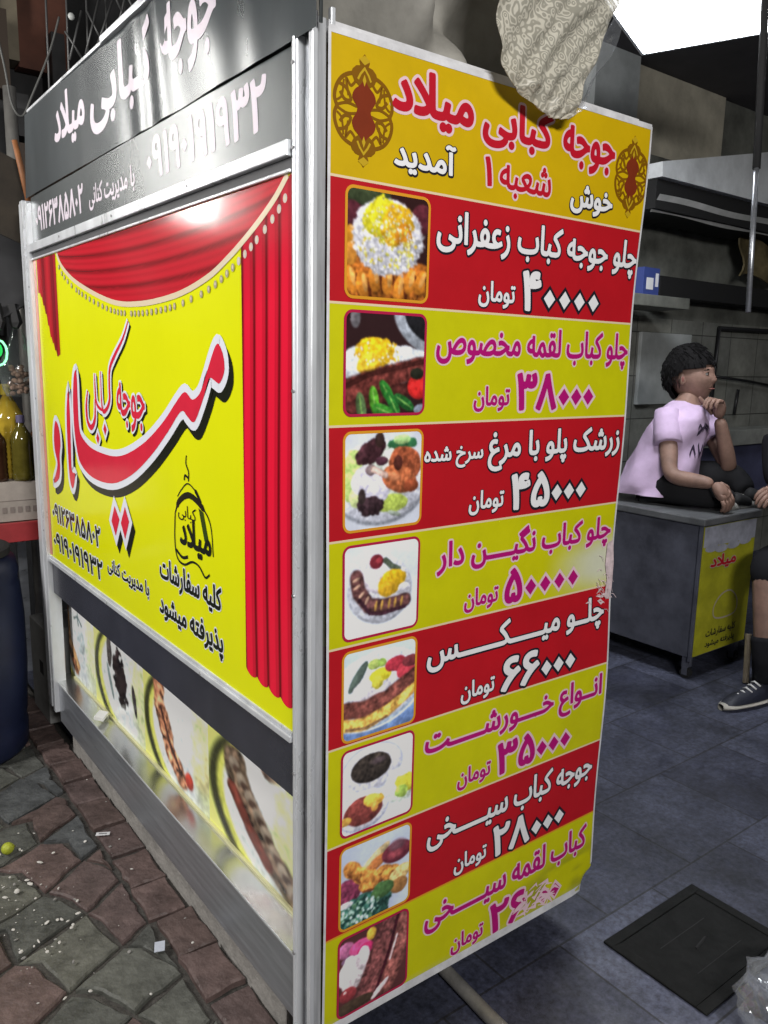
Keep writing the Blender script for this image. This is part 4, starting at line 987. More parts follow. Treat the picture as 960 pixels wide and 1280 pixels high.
Rb = smooth_line([(.80, 2.56), (.745, 2.38), (.700, 2.28), (.655, 2.17), (.625, 2.10), (.598, 2.066)], 6)
nl = len(Lb) - 1
def cloth_pos(u, v):
    i = min(nl, int(v * nl + 1e-6)); i2 = min(nl, i + 1); f = v * nl - i
    l = [Lb[i][k] * (1 - f) + Lb[i2][k] * f for k in (0, 1)]; r = [Rb[i][k] * (1 - f) + Rb[i2][k] * f for k in (0, 1)]
    x = l[0] * (1 - u) + r[0] * u; z = l[1] * (1 - u) + r[1] * u
    cr = lambda q: 1 - abs(math.sin(q)) ** .6                                            # sharp creases
    y = -.040 - .016 * cr(u * 3.2 + v * 3.4) * (1 - v * .6) - .013 * cr(u * 2.1 - v * 6.5 + .7) - .008 * cr(v * 13 + u * 2.2) - .004 * math.sin(u * 23 + v * 31) - .02 * (1 - v)
    return (x, y, z - .008 * math.sin(u * 8) * (1 - v))
b = MB(); b.grid(cloth_pos, 80, 80)
o = b.build('lace_tablecloth', lace, None, smooth=True); so = o.modifiers.new('solid', 'SOLIDIFY'); so.thickness = .0012
tag(o, 'cream lace patterned plastic cloth hanging in a point over the banner top', 'cloth')
def film_mat(name, tint=(.8, .84, .9), k=.5):
    m = bpy.data.materials.new(name); m.use_nodes = True; nt = m.node_tree
    for n in list(nt.nodes): nt.nodes.remove(n)
    out = nt.nodes.new('ShaderNodeOutputMaterial'); tr = nt.nodes.new('ShaderNodeBsdfTransparent'); gl = nt.nodes.new('ShaderNodeBsdfGlossy'); df = nt.nodes.new('ShaderNodeBsdfDiffuse')
    gl.inputs['Roughness'].default_value = .12; gl.inputs['Color'].default_value = (.9, .92, .95, 1); df.inputs['Color'].default_value = (*tint, 1)
    lw = nt.nodes.new('ShaderNodeLayerWeight'); lw.inputs['Blend'].default_value = .35
    n = nt.nodes.new('ShaderNodeTexNoise'); n.inputs['Scale'].default_value = 18; n.inputs['Detail'].default_value = 3; tc = nt.nodes.new('ShaderNodeTexCoord'); nt.links.new(tc.outputs['Object'], n.inputs['Vector'])
    bp = nt.nodes.new('ShaderNodeBump'); bp.inputs['Strength'].default_value = .7; bp.inputs['Distance'].default_value = .01; nt.links.new(n.outputs['Fac'], bp.inputs['Height'])
    nt.links.new(bp.outputs['Normal'], gl.inputs['Normal']); nt.links.new(bp.outputs['Normal'], lw.inputs['Normal'])
    a = nt.nodes.new('ShaderNodeMixShader'); a.inputs[0].default_value = .35; nt.links.new(gl.outputs[0], a.inputs[1]); nt.links.new(df.outputs[0], a.inputs[2])
    mm = nt.nodes.new('ShaderNodeMath'); mm.operation = 'MULTIPLY_ADD'; mm.inputs[1].default_value = k; mm.inputs[2].default_value = .05; nt.links.new(lw.outputs['Facing'], mm.inputs[0])
    b_ = nt.nodes.new('ShaderNodeMixShader'); nt.links.new(mm.outputs[0], b_.inputs[0]); nt.links.new(tr.outputs[0], b_.inputs[1]); nt.links.new(a.outputs[0], b_.inputs[2]); nt.links.new(b_.outputs[0], out.inputs[0])
    return m
film = film_mat('clear_film', k=.6)
b = MB()
b.grid(lambda u, v: (lambda q: (q[0] + .045 * u * (1.25 - v) - .002, q[1] - .006 + .012 * math.sin(v * 14 + u * 4), q[2] + .01 * u))(cloth_pos(1, v * .97)), 6, 30)
o2 = b.build('clear_film', film, o, smooth=True)

tarp = mat('dirty_grey_tarpaulin', (.26, .25, .225), .75, var=.3, vscale=6, bump=.35, bscale=14)
b = MB()
def tarp_pos(u, v):
    x = .05 + .66 * u; z = 2.06 + 1.0 * v
    y = .13 + .06 * math.sin(u * 11 + v * 9) + .035 * math.sin(u * 23 - v * 5) + .04 * math.sin(v * 21 + u * 6) - .10 * v
    return (x + .03 * math.sin(v * 8), y, z)
b.grid(tarp_pos, 50, 50)
o = b.build('grey_tarpaulin', tarp, None, smooth=True); so = o.modifiers.new('solid', 'SOLIDIFY'); so.thickness = .003
tag(o, 'dark grey crumpled tarpaulin hanging above the banner, behind the lace cloth', 'tarpaulin')

LP = thing('ceiling_light', 'square white panel lamp, brightly lit, hanging above the shop floor', 'lamp', (2.372, .743, 3.0))
d1 = Vector((-.9285, -.3714, 0)); d2 = Vector((.3714, -.9285, 0)); up = Vector((0, 0, 1)); lc = Vector((2.372, .743, 3.0))
b = MB(); b.obox(lc, (d1, d2, up), (.40, .40, .002)); b.build('diffuser', mat('lit_diffuser', (.9, .9, .9), .5, emit=(.93, .965, 1), estr=25), LP)
b = MB()
for s in (-1, 1):
    b.obox(lc + d1 * .408 * s + up * .006, (d1, d2, up), (.007, .415, .014)); b.obox(lc + d2 * .408 * s + up * .006, (d1, d2, up), (.4005, .007, .014))
b.obox(lc + up * .025, (d1, d2, up), (.415, .415, .004)); b.build('frame', M['white_metal'], LP, bevel=.002)
b = MB()
for s in (-1, 1): b = MB(); b.tube([lc + d1 * .2 * s + up * .026, lc + d1 * .15 * s + up * .46], .002, 6); b.build('cord', M['blackish'], LP)

# ================================================================== COOK SHOP
HD = thing('extractor_hood', 'wide stainless extractor hood above the grill, sloped front with shiny baffle below', 'hood', (5, 1.9, 2.48))
hs = mat('hood_steel', (.76, .79, .82), .36, .1, var=.2, vscale=5, rvar=.08, bump=.1, bscale=5)
b = MB(); fr = [(3.51, 2.668), (3.50, 2.749), (4.65, 2.985), (5.4, 3.12), (9.4, 3.12), (9.4, 2.655)]
vs = [(x, 1.75, z) for x, z in fr] + [(x, 2.15, z) for x, z in fr]
b.add(vs, [(0, 1, 2, 3, 4, 5), tuple(range(6, 12))[::-1]] + [(i, i + 6, (i + 1) % 6 + 6, (i + 1) % 6) for i in range(6)]); b.build('front', hs, HD)
b = MB(); b.grid(lambda u, v: (3.54 + 5.8 * u, 1.78 + .06 * v, 2.578 - .092 * v + .006 * math.sin(u * 34)), 60, 4); b.build('baffle', mat('baffle_steel', (.75, .78, .76), .25, .35, var=.35, vscale=2.5, bump=.5, bscale=4), HD, smooth=True)
b = MB(); b.box(3.53, 9.4, 1.80, 2.15, 2.50, 2.667); b.build('underside_shade', M['blackish'], HD)  # black block stands in for the shade under the hood
t = thing('brown_reflection', 'sheet coloured as a brown reflection under the extractor hood', 'reflection', (5.3, 1.95, 2.2))  # added sheet, its brown colour stands in for a reflection
b = MB(); b.grid(lambda u, v: (4.86 + .62 * u + .05 * math.sin(v * 5), 1.98 + .02 * math.sin(u * 9), 2.22 + .26 * v + .03 * math.sin(u * 7)), 12, 6); so = b.build('reflection', mat('reflection_brown', (.12, .095, .045), .6, var=.5, vscale=6), t).modifiers.new('s', 'SOLIDIFY'); so.thickness = .012
b = MB(); b.tube([(2.05, .42, 3.46), (1.895, .278, 2.638), (1.83, .22, 2.2)], .013, 8); b.tube([(1.83, .22, 2.2), (1.767, .164, 1.741)], .009, 8, 1)
tag(b.build('hanging_rod', [M['blackish'], M['steel']], smooth=True), 'thin dark rod hanging from the ceiling right of the square lamp', 'rod')
b = MB(); b.box(3.50, 3.66, 1.82, 1.94, 2.0, 2.16); b.box(3.53, 3.60, 1.8185, 1.8199, 2.03, 2.10, 1); b.box(3.62, 3.65, 1.8185, 1.8199, 2.05, 2.13, 1)
tag(b.build('blue_carton', [mat('blue_card', (.045, .07, .26), .5), M['b_white']], bevel=.003), 'small blue and white carton on the wall shelf beside the banner edge', 'carton')
b = MB(); b.box(3.36, 3.98, 1.80, 2.1, 1.93, 1.999); tag(b.build('wall_shelf', sooty, bevel=.004), 'dark wall shelf under the blue carton, ending at the banner edge', 'shelf')

CT = thing('steel_counter', 'low grey metal counter on castors with a yellow printed end, the boy sits on it', 'counter', (3.03, 1.4, 0))
cg = mat('dull_counter_metal', (.095, .10, .13), .5, .2, var=.45, vscale=4, rvar=.15, bump=.05, bscale=20)
b = MB(); b.box(2.775, 3.275, .848, 1.95, .115, .80); b.build('cabinet', cg, CT, bevel=.004)
b = MB(); b.box(2.758, 3.295, .828, 1.97, .8005, .838); b.build('top', mat('worn_counter_top', (.16, .165, .175), .4, .3, var=.3, vscale=6), CT, bevel=.006)
b = MB(); b.box(2.764, 2.776, .8395, .858, .10, .80); b.build('corner_trim', cg, CT, bevel=.002)
PE = lambda x, z, dn: (x, .8405 - dn, z)
b = MB(); b.box(2.785, 3.268, .8405, .8475, .125, .792)
flat(b, [(2.785, .69), (3.268, .69), (3.268, .792), (2.785, .792)], PE, .0008, 1)
for q, (x, z) in enumerate(((2.86, .68), (2.95, .67), (3.06, .675), (3.17, .685))): disc(b, x, z, .06, .02, PE, .0011 + q * .00004, 1)
lettering(b, 'میلاد', 2.86, 3.10, .565, .64, PE, [(3, .06, .0016, 0, 0), (2, 0, .0022, 0, 0)], .04)
lettering(b, 'کلیه سفارشات', 2.88, 3.16, .20, .25, PE, [(4, 0, .0016, 0, 0)], .03); lettering(b, 'پذیرفته میشود', 2.88, 3.16, .145, .19, PE, [(4, 0, .0016, 0, 0)], .03)
ribbon(b, smooth_line([(2.93, .36), (2.99, .42), (3.08, .43), (3.15, .37), (3.13, .30), (2.96, .30)], 5, True), .008, PE, .0016, 3, True)
b.build('printed_end', [mat('faded_yellow_print', (.40, .385, .02), .5, var=.25, vscale=8), mat('faded_blue_white_print', (.36, .37, .44), .5, var=.3, vscale=12), M['b_red'], mat('faded_pale_print', (.42, .36, .3), .5), M['b_black']], CT)
for (x, y) in ((2.80, .88), (3.24, .88), (2.80, 1.92), (3.24, 1.92)):
    b = MB(); b.box(x - .018, x + .018, y - .018, y + .018, .062, .1145); b.box(x - .02, x - .016, y - .015, y + .015, .02, .062)
    cs = b.build('castor', cg, CT)
    b = MB(); b.tube([(x - .014, y, .029), (x + .014, y, .029)], .028, 14); b.tube([(x - .017, y, .029), (x + .017, y, .029)], .01, 10, 1); b.build('wheel', [M['blackish'], M['chrome']], cs)
b = MB(); b.box(3.42, 3.66, 1.15, 1.45, 0, .70); b.box(3.43, 3.65, 1.1485, 1.1499, .48, .69, 1)
for k in range(4): b.box(3.45 + .045 * k, 3.47 + .045 * k, 1.1470, 1.1484, .64, .68, 2)
b.tube([(3.50, 1.146, .55), (3.56, 1.146, .56), (3.60, 1.146, .545)], .004, 6, 2)
tag(b.build('storage_box', [mat('blue_grey_box', (.15, .16, .24), .5, var=.2), M['b_cream'], M['blackish']], bevel=.003), 'blue grey box with a pale yellow marked sticker right of the yellow counter end', 'box')
b = MB(); b.obox((3.15, .66, .19), ((.9, .43, 0), (-.43, .9, 0), (0, 0, 1)), (.17, .03, .05)); b.tube([(2.985, .66, .0), (3.04, .70, .24)], .016, 8)
tag(b.build('low_bench', mat('pale_bench_wood', (.30, .24, .17), .6, var=.3), bevel=.004), 'low pale wooden bench under the second sitter beside the counter', 'bench')

# ================================================================== PEOPLE
skin_m = mat('skin', (.245, .148, .115), .6, var=.22, vscale=14, bump=.15, bscale=70, spec=.4)
hair_m = mat('black_hair', (.007, .0065, .007), .8, spec=.12, var=.4, vscale=60, bump=.5, bscale=120, stretch=(1, 1, .3))
eye_w = mat('eye_white', (.16, .145, .135), .45); eye_d = mat('dark_iris', (.01, .007, .006), .2); lip_m = mat('lips', (.24, .09, .075), .45)
def basis(f):
    f = Vector(f).normalized(); r_ = f.cross(Vector((0, 0, 1))).normalized(); u_ = r_.cross(f); return r_, f, u_
def head(mb, c, f, sc):
    """face towards f; c: centre of the skull; sc: half height"""
    rx, fy, uz = basis(f); c = Vector(c)
    N, K = 48, 40; vs = []; fs = []
    g = lambda x, s: math.exp(-(x / s) ** 2)
    for j in range(K + 1):
        th = math.pi * j / K
        for i in range(N):
            ph = 2 * math.pi * i / N
            x, y, z = math.sin(th) * math.cos(ph), math.sin(th) * math.sin(ph), math.cos(th)
            X, Y, Z = x * .70, y * .84, z
            lo = max(0, -z)
            X *= 1 - .34 * lo ** 1.4; 
            if y < 0: Y *= 1 - .35 * lo ** 1.2
            else:
                Y *= 1 + .02 * lo
                Y -= .05 * g(abs(x) - .42, .16) * g(z - .03, .13) * y                 # eye sockets
                Y += .035 * g(z - .2, .09) * g(x, .5)                                  # brow
                Y += (.14 * g(z + .22, .11) + .06 * g(z + .06, .14)) * g(x, .13)       # nose
                Y += .045 * g(x, .24) * (g(z + .46, .05) + g(z + .57, .05))            # lips
                Y -= .03 * g(x, .3) * g(z + .52, .02)
                Y += .08 * g(x, .26) * g(z + .80, .12)                                 # chin
                Y += .03 * g(abs(x) - .5, .2) * g(z + .15, .16)                        # cheek
            vs.append(c + (rx * X + fy * Y + uz * Z) * sc)
    for j in range(K):
        for i in range(N):
            i2 = (i + 1) % N; fs.append((j * N + i, (j + 1) * N + i, (j + 1) * N + i2, j * N + i2))
    mb.add(vs, fs, 0)
    for s in (-1, 1):
        ec = c + (rx * .28 * s + fy * .705 + uz * .02) * sc
        mb.ell(ec, (.085 * sc, .07 * sc, .055 * sc), 14, 1, (rx, fy, uz)); mb.ell(ec + (fy * .045) * sc, (.046 * sc, .035 * sc, .046 * sc), 10, 2, (rx, fy, uz))
        mb.tube([c + (rx * s * a + fy * yy + uz * zz) * sc for a, yy, zz in ((.14, .79, .15), (.26, .76, .20), (.42, .65, .165))], [.016 * sc, .034 * sc, .010 * sc], 6, 2)
        mb.tube([c + (rx * s * a + fy * yy + uz * zz) * sc for a, yy, zz in ((.17, .745, .055), (.27, .765, .085), (.37, .69, .06))], [.012 * sc, .024 * sc, .008 * sc], 6, 2)
        e0 = c + (rx * .70 * s - fy * .05 + uz * -.08) * sc
        mb.ell(e0, (.075 * sc, .15 * sc, .23 * sc), 14, 0, (rx, (fy - rx * s * .4).normalized(), uz)); mb.ell(e0 + (rx * .035 * s + fy * .02) * sc, (.035 * sc, .07 * sc, .12 * sc), 10, 3, (rx, fy, uz))
    mb.tube([c + (rx * a + fy * yy + uz * -.515) * sc for a, yy in ((-.19, .745), (-.09, .815), (0, .83), (.09, .815), (.19, .745))], [.008 * sc, .028 * sc, .03 * sc, .028 * sc, .008 * sc], 8, 3)
def hair(mb, c, f, sc, rng, n=620):
    rx, fy, uz = basis(f); c = Vector(c)
    def shell(d):
        x, y, z = d
        lump = .03 * math.sin(x * 9 + z * 5) * math.sin(y * 8 - z * 4) + .012 * math.sin(x * 31 + y * 27)
        return 1 + lump
    N, K = 40, 26; vs = []; fs = []; keep = {}
    for j in range(K + 1):
        th = math.pi * .80 * j / K
        for i in range(N):
            ph = 2 * math.pi * i / N; d = (math.sin(th) * math.cos(ph), math.sin(th) * math.sin(ph), math.cos(th)); q = shell(d)
            p = rx * d[0] * .82 * q + fy * (d[1] * .98 * q - .04) + uz * (d[2] * 1.14 * q + .04)
            keep[(j, i)] = not (d[1] > .12 and d[2] < .20 - .18 * abs(d[0])) and not (abs(d[0]) > .5 and d[2] < -.1 and d[1] > -.28)
            vs.append(c + p * sc)
    for j in range(K):
        for i in range(N):
            i2 = (i + 1) % N
            if keep[(j, i)] and keep[(j + 1, i)] and keep[(j, i2)] and keep[(j + 1, i2)]: fs.append((j * N + i, (j + 1) * N + i, (j + 1) * N + i2, j * N + i2))
    mb.add(vs, fs)
    for _ in range(n):                                                       # tufts that break the outline, and the fringe
        ph = rng.uniform(0, 2 * math.pi); th = rng.uniform(.05, .62) * math.pi
        d = Vector((math.sin(th) * math.cos(ph), math.sin(th) * math.sin(ph), math.cos(th)))
        if d.y > .1 and d.z < .22: continue
        q = shell(d); p = rx * d.x * .82 * q + fy * (d.y * .98 * q - .04) + uz * (d.z * 1.12 * q + .04)
        tdir = (-uz * (1.1 - max(0, d.z)) + fy * (.7 if d.y > -.3 else -.1) * max(0, d.z) + rx * rng.uniform(-.4, .4) + (rx * d.x + fy * d.y) * .10).normalized()
        L = rng.uniform(.12, .26); a = c + p * sc
        mb.tube([a - tdir * .06 * sc, a + tdir * L * .5 * sc + (rx * d.x + fy * d.y + uz * d.z) * .03 * sc, a + tdir * L * sc], [.018 * sc, .016 * sc, .002 * sc], 5)
def hand(mb, w, d, pn, sc, curl, thumb=1):
    """w wrist, d pointing along the palm, pn palm normal (fingers curl towards it)"""
    w = Vector(w); d = Vector(d).normalized(); pn = Vector(pn); pn = (pn - d * pn.dot(d)).normalized(); s = d.cross(pn) * thumb
    P = lambda a, b_, c_: w + (d * a + s * b_ + pn * c_) * sc
    J = [(P(-.01, 0, 0), .026 * sc), (P(.03, .0, 0), (.030 * sc)), (P(.055, .016, 0), .022 * sc), (P(.055, -.016, 0), .022 * sc), (P(.082, .022, 0), .016 * sc), (P(.082, -.024, 0), .015 * sc), (P(.085, 0, 0), .016 * sc)]
    vs, fs = skin_geo(J, [(0, 1), (1, 2), (1, 3), (2, 4), (3, 5), (1, 6)], 2); mb.add(vs, fs, 0)
    for k, (off, L) in enumerate(((.030, .070), (.010, .080), (-.011, .074), (-.031, .058))):
        a = P(.070, off * .9, 0); ang = 0; pts = [a]; dd = d + s * (off * 2.2)
        dd.normalize(); seg = (.46, .32, .24)
        for q in range(3):
            ang += curl[q] * (1 + .06 * k); v = dd * math.cos(R(ang)) + pn * math.sin(R(ang)); pts.append(pts[-1] + v * L * seg[q] * sc)
        mb.tube(pts, [.0098 * sc, .0098 * sc, .0088 * sc, .0068 * sc], 9, 0, True)
    a = P(.018, .028, .004); t1 = (d * .75 + s * .62 + pn * .25).normalized(); t2 = (d * .85 + s * .2 + pn * .5).normalized()
    mb.tube([a, a + t1 * .038 * sc, a + t1 * .038 * sc + t2 * .032 * sc, a + t1 * .038 * sc + t2 * .055 * sc], [.0135 * sc, .012 * sc, .0105 * sc, .008 * sc], 9, 0, True)

# --- the boy on the counter
BY = thing('person', 'boy in lilac T-shirt and black trousers, cross legged on the counter, hand at chin', 'person', (3.1, 1.25, .838))
b = MB()
neckb = Vector((3.205, 1.262, 1.37)); hc = Vector((3.238, 1.272, 1.512)); hf = Vector((.13, -.98, .12)); hs_ = .143
nsh, nel, nwr = Vector((2.990, 1.240, 1.295)), Vector((2.876, 1.118, 1.005)), Vector((2.940, .905, .988))
fsh, fel, fwr = Vector((3.372, 1.258, 1.290)), Vector((3.325, 1.050, 1.020)), Vector((3.208, 1.070, 1.305))
J = [((3.10, 1.30, .98), .13), ((3.13, 1.28, 1.15), .12), ((3.17, 1.268, 1.28), .11), (tuple(neckb), .062), ((3.226, 1.266, 1.44), .058), (tuple(nsh), .050), (tuple(nsh.lerp(nel, .5)), .052), (tuple(nel), .044), (tuple(nel.lerp(nwr, .35)), .045), (tuple(nwr), .030),
     (tuple(fsh), .050), (tuple(fsh.lerp(fel, .5)), .052), (tuple(fel), .045), (tuple(fel.lerp(fwr, .35)), .046), (tuple(fwr), .032)]
vs, fs = skin_geo(J, [(0, 1), (1, 2), (2, 3), (3, 4), (2, 5), (5, 6), (6, 7), (7, 8), (8, 9), (2, 10), (10, 11), (11, 12), (12, 13), (13, 14)]); b.add(vs, fs, 0)
head(b, hc, hf, hs_)
hand(b, nwr, Vector((.30, -.50, -.60)), Vector((.35, .6, -.7)), 1.2, (22, 26, 22), 1)
hand(b, fwr, Vector((-.22, .06, .95)), Vector((-.92, .25, -.25)), 1.2, (55, 62, 35), -1)
b.build('body', [skin_m, eye_w, eye_d, lip_m], BY, smooth=True)
b = MB(); hair(b, hc + Vector((-.008, .010, .012)), hf, hs_ * 1.0, random.Random(2)); b.build('hair', hair_m, BY, smooth=True)
# T-shirt: lofted rings, shoulder axis sa, front axis fa
sa = Vector((.925, .38, 0)); fa = Vector((.38, -.925, 0))
RG = [((3.05, 1.325, .885), .205, .20), ((3.055, 1.32, .935), .205, .198), ((3.085, 1.296, 1.04), .205, .18), ((3.115, 1.282, 1.14), .207, .160), ((3.145, 1.272, 1.235), .222, .150), ((3.165, 1.268, 1.295), .222, .132), ((3.182, 1.266, 1.335), .175, .112), ((3.198, 1.264, 1.372), .098, .088), ((3.203, 1.263, 1.384), .080, .074)]
def shirt(th, t, off=0):
    q = t * (len(RG) - 1); i = min(len(RG) - 2, int(q)); f = q - i
    c = Vector(RG[i][0]).lerp(Vector(RG[i + 1][0]), f); w_ = RG[i][1] * (1 - f) + RG[i + 1][1] * f; d_ = RG[i][2] * (1 - f) + RG[i + 1][2] * f
    cs, sn = math.cos(th), math.sin(th)
    wr = .011 * math.sin(th * 5 + t * 14) * (1 - t) + .009 * (1 - abs(math.sin(th * 4 - t * 11)) ** .5) * (1 - t * .6) + .007 * (1 - abs(math.sin(th * 3 + t * 16 + 1)) ** .5) * (1 - t * .8)
    k = (abs(cs) ** 2.4 + abs(sn) ** 2.4) ** (-1 / 2.4)
    dip = -.03 * max(0, sn) * max(0, (t - .82) / .18)
    return c + (sa * cs * (w_ + wr + off) + fa * sn * (d_ + wr + off)) * k + Vector((0, 0, dip))
b = MB(); nU, nV = 56, 40
b.grid(lambda u, v: shirt(u * 2 * math.pi, v), nU, nV)
for sh, el in ((nsh, nel), (fsh, fel)):
    d = (el - sh).normalized(); b.tube([sh - d * .03 + Vector((0, 0, .012)), sh + d * .02, sh + d * .09, sh + d * .150, sh + d * .152], [.062, .070, .072, .073, .069], 18)
ts = b.build('t_shirt', mat('lilac_cotton', (.58, .44, .63), .85, var=.12, vscale=9, bump=.7, bscale=8, spec=.15), BY, smooth=True)
b = MB(); SF = lambda x, z, dn: tuple(shirt(x + .5, z, .004 + dn))
for P in ([(1.05, .52), (1.25, .56), (1.20, .50)], [(1.3, .57), (1.42, .50)], [(1.45, .50), (1.62, .56), (1.72, .52)], [(1.1, .49), (1.35, .53), (1.7, .48)], [(1.0, .40), (1.02, .34)], [(1.12, .41), (1.15, .34), (1.25, .40), (1.28, .33)], [(1.38, .40), (1.45, .33), (1.55, .41)], [(1.62, .33), (1.72, .39), (1.8, .33)]):
    ribbon(b, smooth_line(P, 3), [.07] * (3 * (len(P) - 1) + 1) if False else .035, SF, random.random() * .0008)
b.build('shirt_print', mat('dark_shirt_print', (.035, .02, .05), .8), ts)
b = MB()
J = [((3.05, 1.34, .935), .10), ((2.985, 1.27, .925), .092), ((2.962, 1.13, .945), .105), ((2.99, .985, .925), .082), ((3.07, .945, .905), .066), ((3.16, .925, .893), .055),
     ((3.13, 1.35, .935), .092), ((3.27, 1.21, .965), .10), ((3.38, 1.06, .985), .085), ((3.385, 1.0, .93), .068), ((3.36, .955, .90), .055)]
vs, fs = skin_geo(J, [(0, 1), (1, 2), (2, 3), (3, 4), (4, 5), (0, 6), (6, 7), (7, 8), (8, 9), (9, 10)]); b.add(vs, fs)
b.build('trousers', mat('black_trousers', (.014, .014, .016), .85, bump=.3, bscale=18, spec=.2), BY, smooth=True)
for (p, q) in (((3.17, .925, .875), (3.30, .905, .862)), ((3.35, .95, .885), (3.42, .875, .868))):
    p, q = Vector(p), Vector(q); d = (q - p).normalized(); b = MB()
    vs, fs = skin_geo([(p - d * .02 + Vector((0, 0, .02)), .045), (p + d * .04 + Vector((0, 0, .008)), .042), (p + d * .10, .036), (q, .026)], [(0, 1), (1, 2), (2, 3)], 2); b.add(vs, fs)
    b.tube([p - d * .04 - Vector((0, 0, .022)), p + d * .06 - Vector((0, 0, .024)), q + d * .015 - Vector((0, 0, .016))], [.030, .034, .022], 10, 1)
    b.build('shoe', [M['blackish'], mat('pale_sole', (.4, .39, .36), .7)], BY, smooth=True)

# --- the second person, mostly cut off by the frame
P2 = thing('person', 'person in black shirt and shorts with bare shin and laced shoe, at right edge', 'person', (3.0, .58, 0))
b = MB()
hp, kn, an = Vector((3.23, .60, .62)), Vector((2.905, .585, .66)), Vector((2.825, .500, .13))
hp2, kn2, an2 = Vector((3.30, .40, .62)), Vector((3.02, .20, .62)), Vector((3.05, .16, .13))
sh, el, wr = Vector((3.14, .74, 1.20)), Vector((3.09, .66, .98)), Vector((3.025, .605, 1.00))
sh2, el2, wr2 = Vector((3.34, .46, 1.20)), Vector((3.34, .26, .95)), Vector((3.2, .2, .78))
J = [((3.28, .53, .66), .13), ((3.27, .55, .9), .125), ((3.27, .585, 1.15), .13), ((3.26, .59, 1.30), .06), ((3.24, .60, 1.38), .055),
     (hp, .10), (kn, .062), (kn.lerp(an, .3), .060), (an, .038), (hp2, .10), (kn2, .062), (kn2.lerp(an2, .3), .060), (an2, .038),
     (sh, .055), (el, .043), (wr, .030), (sh2, .055), (el2, .043), (wr2, .030)]
J = [(tuple(p), r) for p, r in J]
vs, fs = skin_geo(J, [(0, 1), (1, 2), (2, 3), (3, 4), (0, 5), (5, 6), (6, 7), (7, 8), (0, 9), (9, 10), (10, 11), (11, 12), (2, 13), (13, 14), (14, 15), (2, 16), (16, 17), (17, 18)]); b.add(vs, fs)
head(b, (3.23, .605, 1.50), (-.85, .3, -.05), .135)
hand(b, wr, (-.9, .2, -.15), (0, .3, -.9), 1.15, (20, 25, 20), 1); hand(b, wr2, (-.7, .2, -.4), (0, .3, -.9), 1.15, (20, 25, 20), -1)
b.build('body', [skin_m, eye_w, eye_d, lip_m], P2, smooth=True)
b = MB(); hair(b, (3.235, .605, 1.51), (-.85, .3, -.05), .138, random.Random(4), 160); b.build('hair', hair_m, P2, smooth=True)
blk_c = mat('black_cotton', (.010, .010, .013), .85, bump=.3, bscale=16, spec=.2)
b = MB(); vs, fs = skin_geo([((3.28, .53, .66), .165), ((3.27, .55, .9), .175), ((3.27, .585, 1.13), .15), ((3.26, .59, 1.25), .085), (tuple(sh), .070), (tuple(sh.lerp(el, .98)), .056), (tuple(sh2), .070), (tuple(sh2.lerp(el2, .55)), .06)], [(0, 1), (1, 2), (2, 3), (2, 4), (4, 5), (2, 6), (6, 7)]); b.add(vs, fs); b.build('shirt', blk_c, P2, smooth=True)
b = MB(); vs, fs = skin_geo([((3.31, .52, .64), .15), (tuple(hp), .125), (tuple(hp.lerp(kn, .5)), .105), (tuple(kn), .085), (tuple(kn.lerp(an, .28)), .076), (tuple(hp2), .125), (tuple(hp2.lerp(kn2, .5)), .105), (tuple(kn2), .085), (tuple(kn2.lerp(an2, .28)), .076)], [(0, 1), (1, 2), (2, 3), (3, 4), (0, 5), (5, 6), (6, 7), (7, 8)]); b.add(vs, fs); b.build('shorts', blk_c, P2, smooth=True)  # shorts lengthened to darken the shaded shin
for a0, a1 in ((kn, an), (kn2, an2)): b = MB(); b.tube([a0.lerp(a1, .66), a0.lerp(a1, .70), a0.lerp(a1, .85), a1 + Vector((0, 0, -.03))], [.058, .059, .050, .044], 16); b.build('sock', blk_c, P2, smooth=True)  # dark sock, also put in to darken the shaded shin
shoe_m = [mat('navy_shoe', (.016, .018, .032), .6, bump=.2, bscale=60), mat('pale_rubber_sole', (.42, .40, .36), .6, var=.2), mat('white_lace', (.62, .62, .62), .8)]
for a, dd in ((an, Vector((-.98, .2, 0))), (an2, Vector((-.9, .4, 0)))):
    d = dd.normalized(); s = Vector((-d.y, d.x, 0)); o_ = Vector((a.x, a.y, 0)); b = MB()
    def sole(u, v, z0, z1, g_):
        L = -.075 + .335 * u; w_ = (.036 + .014 * math.sin(u * 3.1)) * (1 - .55 * max(0, (u - .82) / .18) ** 2) * (1 - .3 * max(0, (.12 - u) / .12)) * g_
        return o_ + d * L + s * w_ * math.cos(v * 2 * math.pi) * 1.0 + Vector((0, 0, z0 + (z1 - z0) * (.5 + .5 * math.sin(v * 2 * math.pi))))
    b.grid(lambda u, v: sole(u, v, .004, .034, 1.08), 24, 16, 1)
    def upper(u, v):
        h = (.115 if u < .25 else .115 - .07 * ((u - .25) / .75) ** .8) * (1 - .45 * max(0, (u - .85) / .15))
        L = -.068 + .318 * u; w_ = (.034 + .013 * math.sin(u * 3.1)) * (1 - .6 * max(0, (u - .8) / .2) ** 2) * (1 - .3 * max(0, (.1 - u) / .1)); an_ = v * math.pi
        return o_ + d * L + s * w_ * math.cos(an_) * (1 - .25 * math.sin(an_)) + Vector((0, 0, .03 + (h - .03) * math.sin(an_) ** .7))
    b.grid(upper, 24, 14, 0)
    for k in range(5):
        L = .04 + .026 * k; z = .108 - .011 * k
        b.tube([o_ + d * L - s * .026 + Vector((0, 0, z - .014)), o_ + d * (L + .012) + Vector((0, 0, z + .003)), o_ + d * L + s * .026 + Vector((0, 0, z - .014))], .0048, 6, 2)
    b.build('shoe', shoe_m, P2, smooth=True)
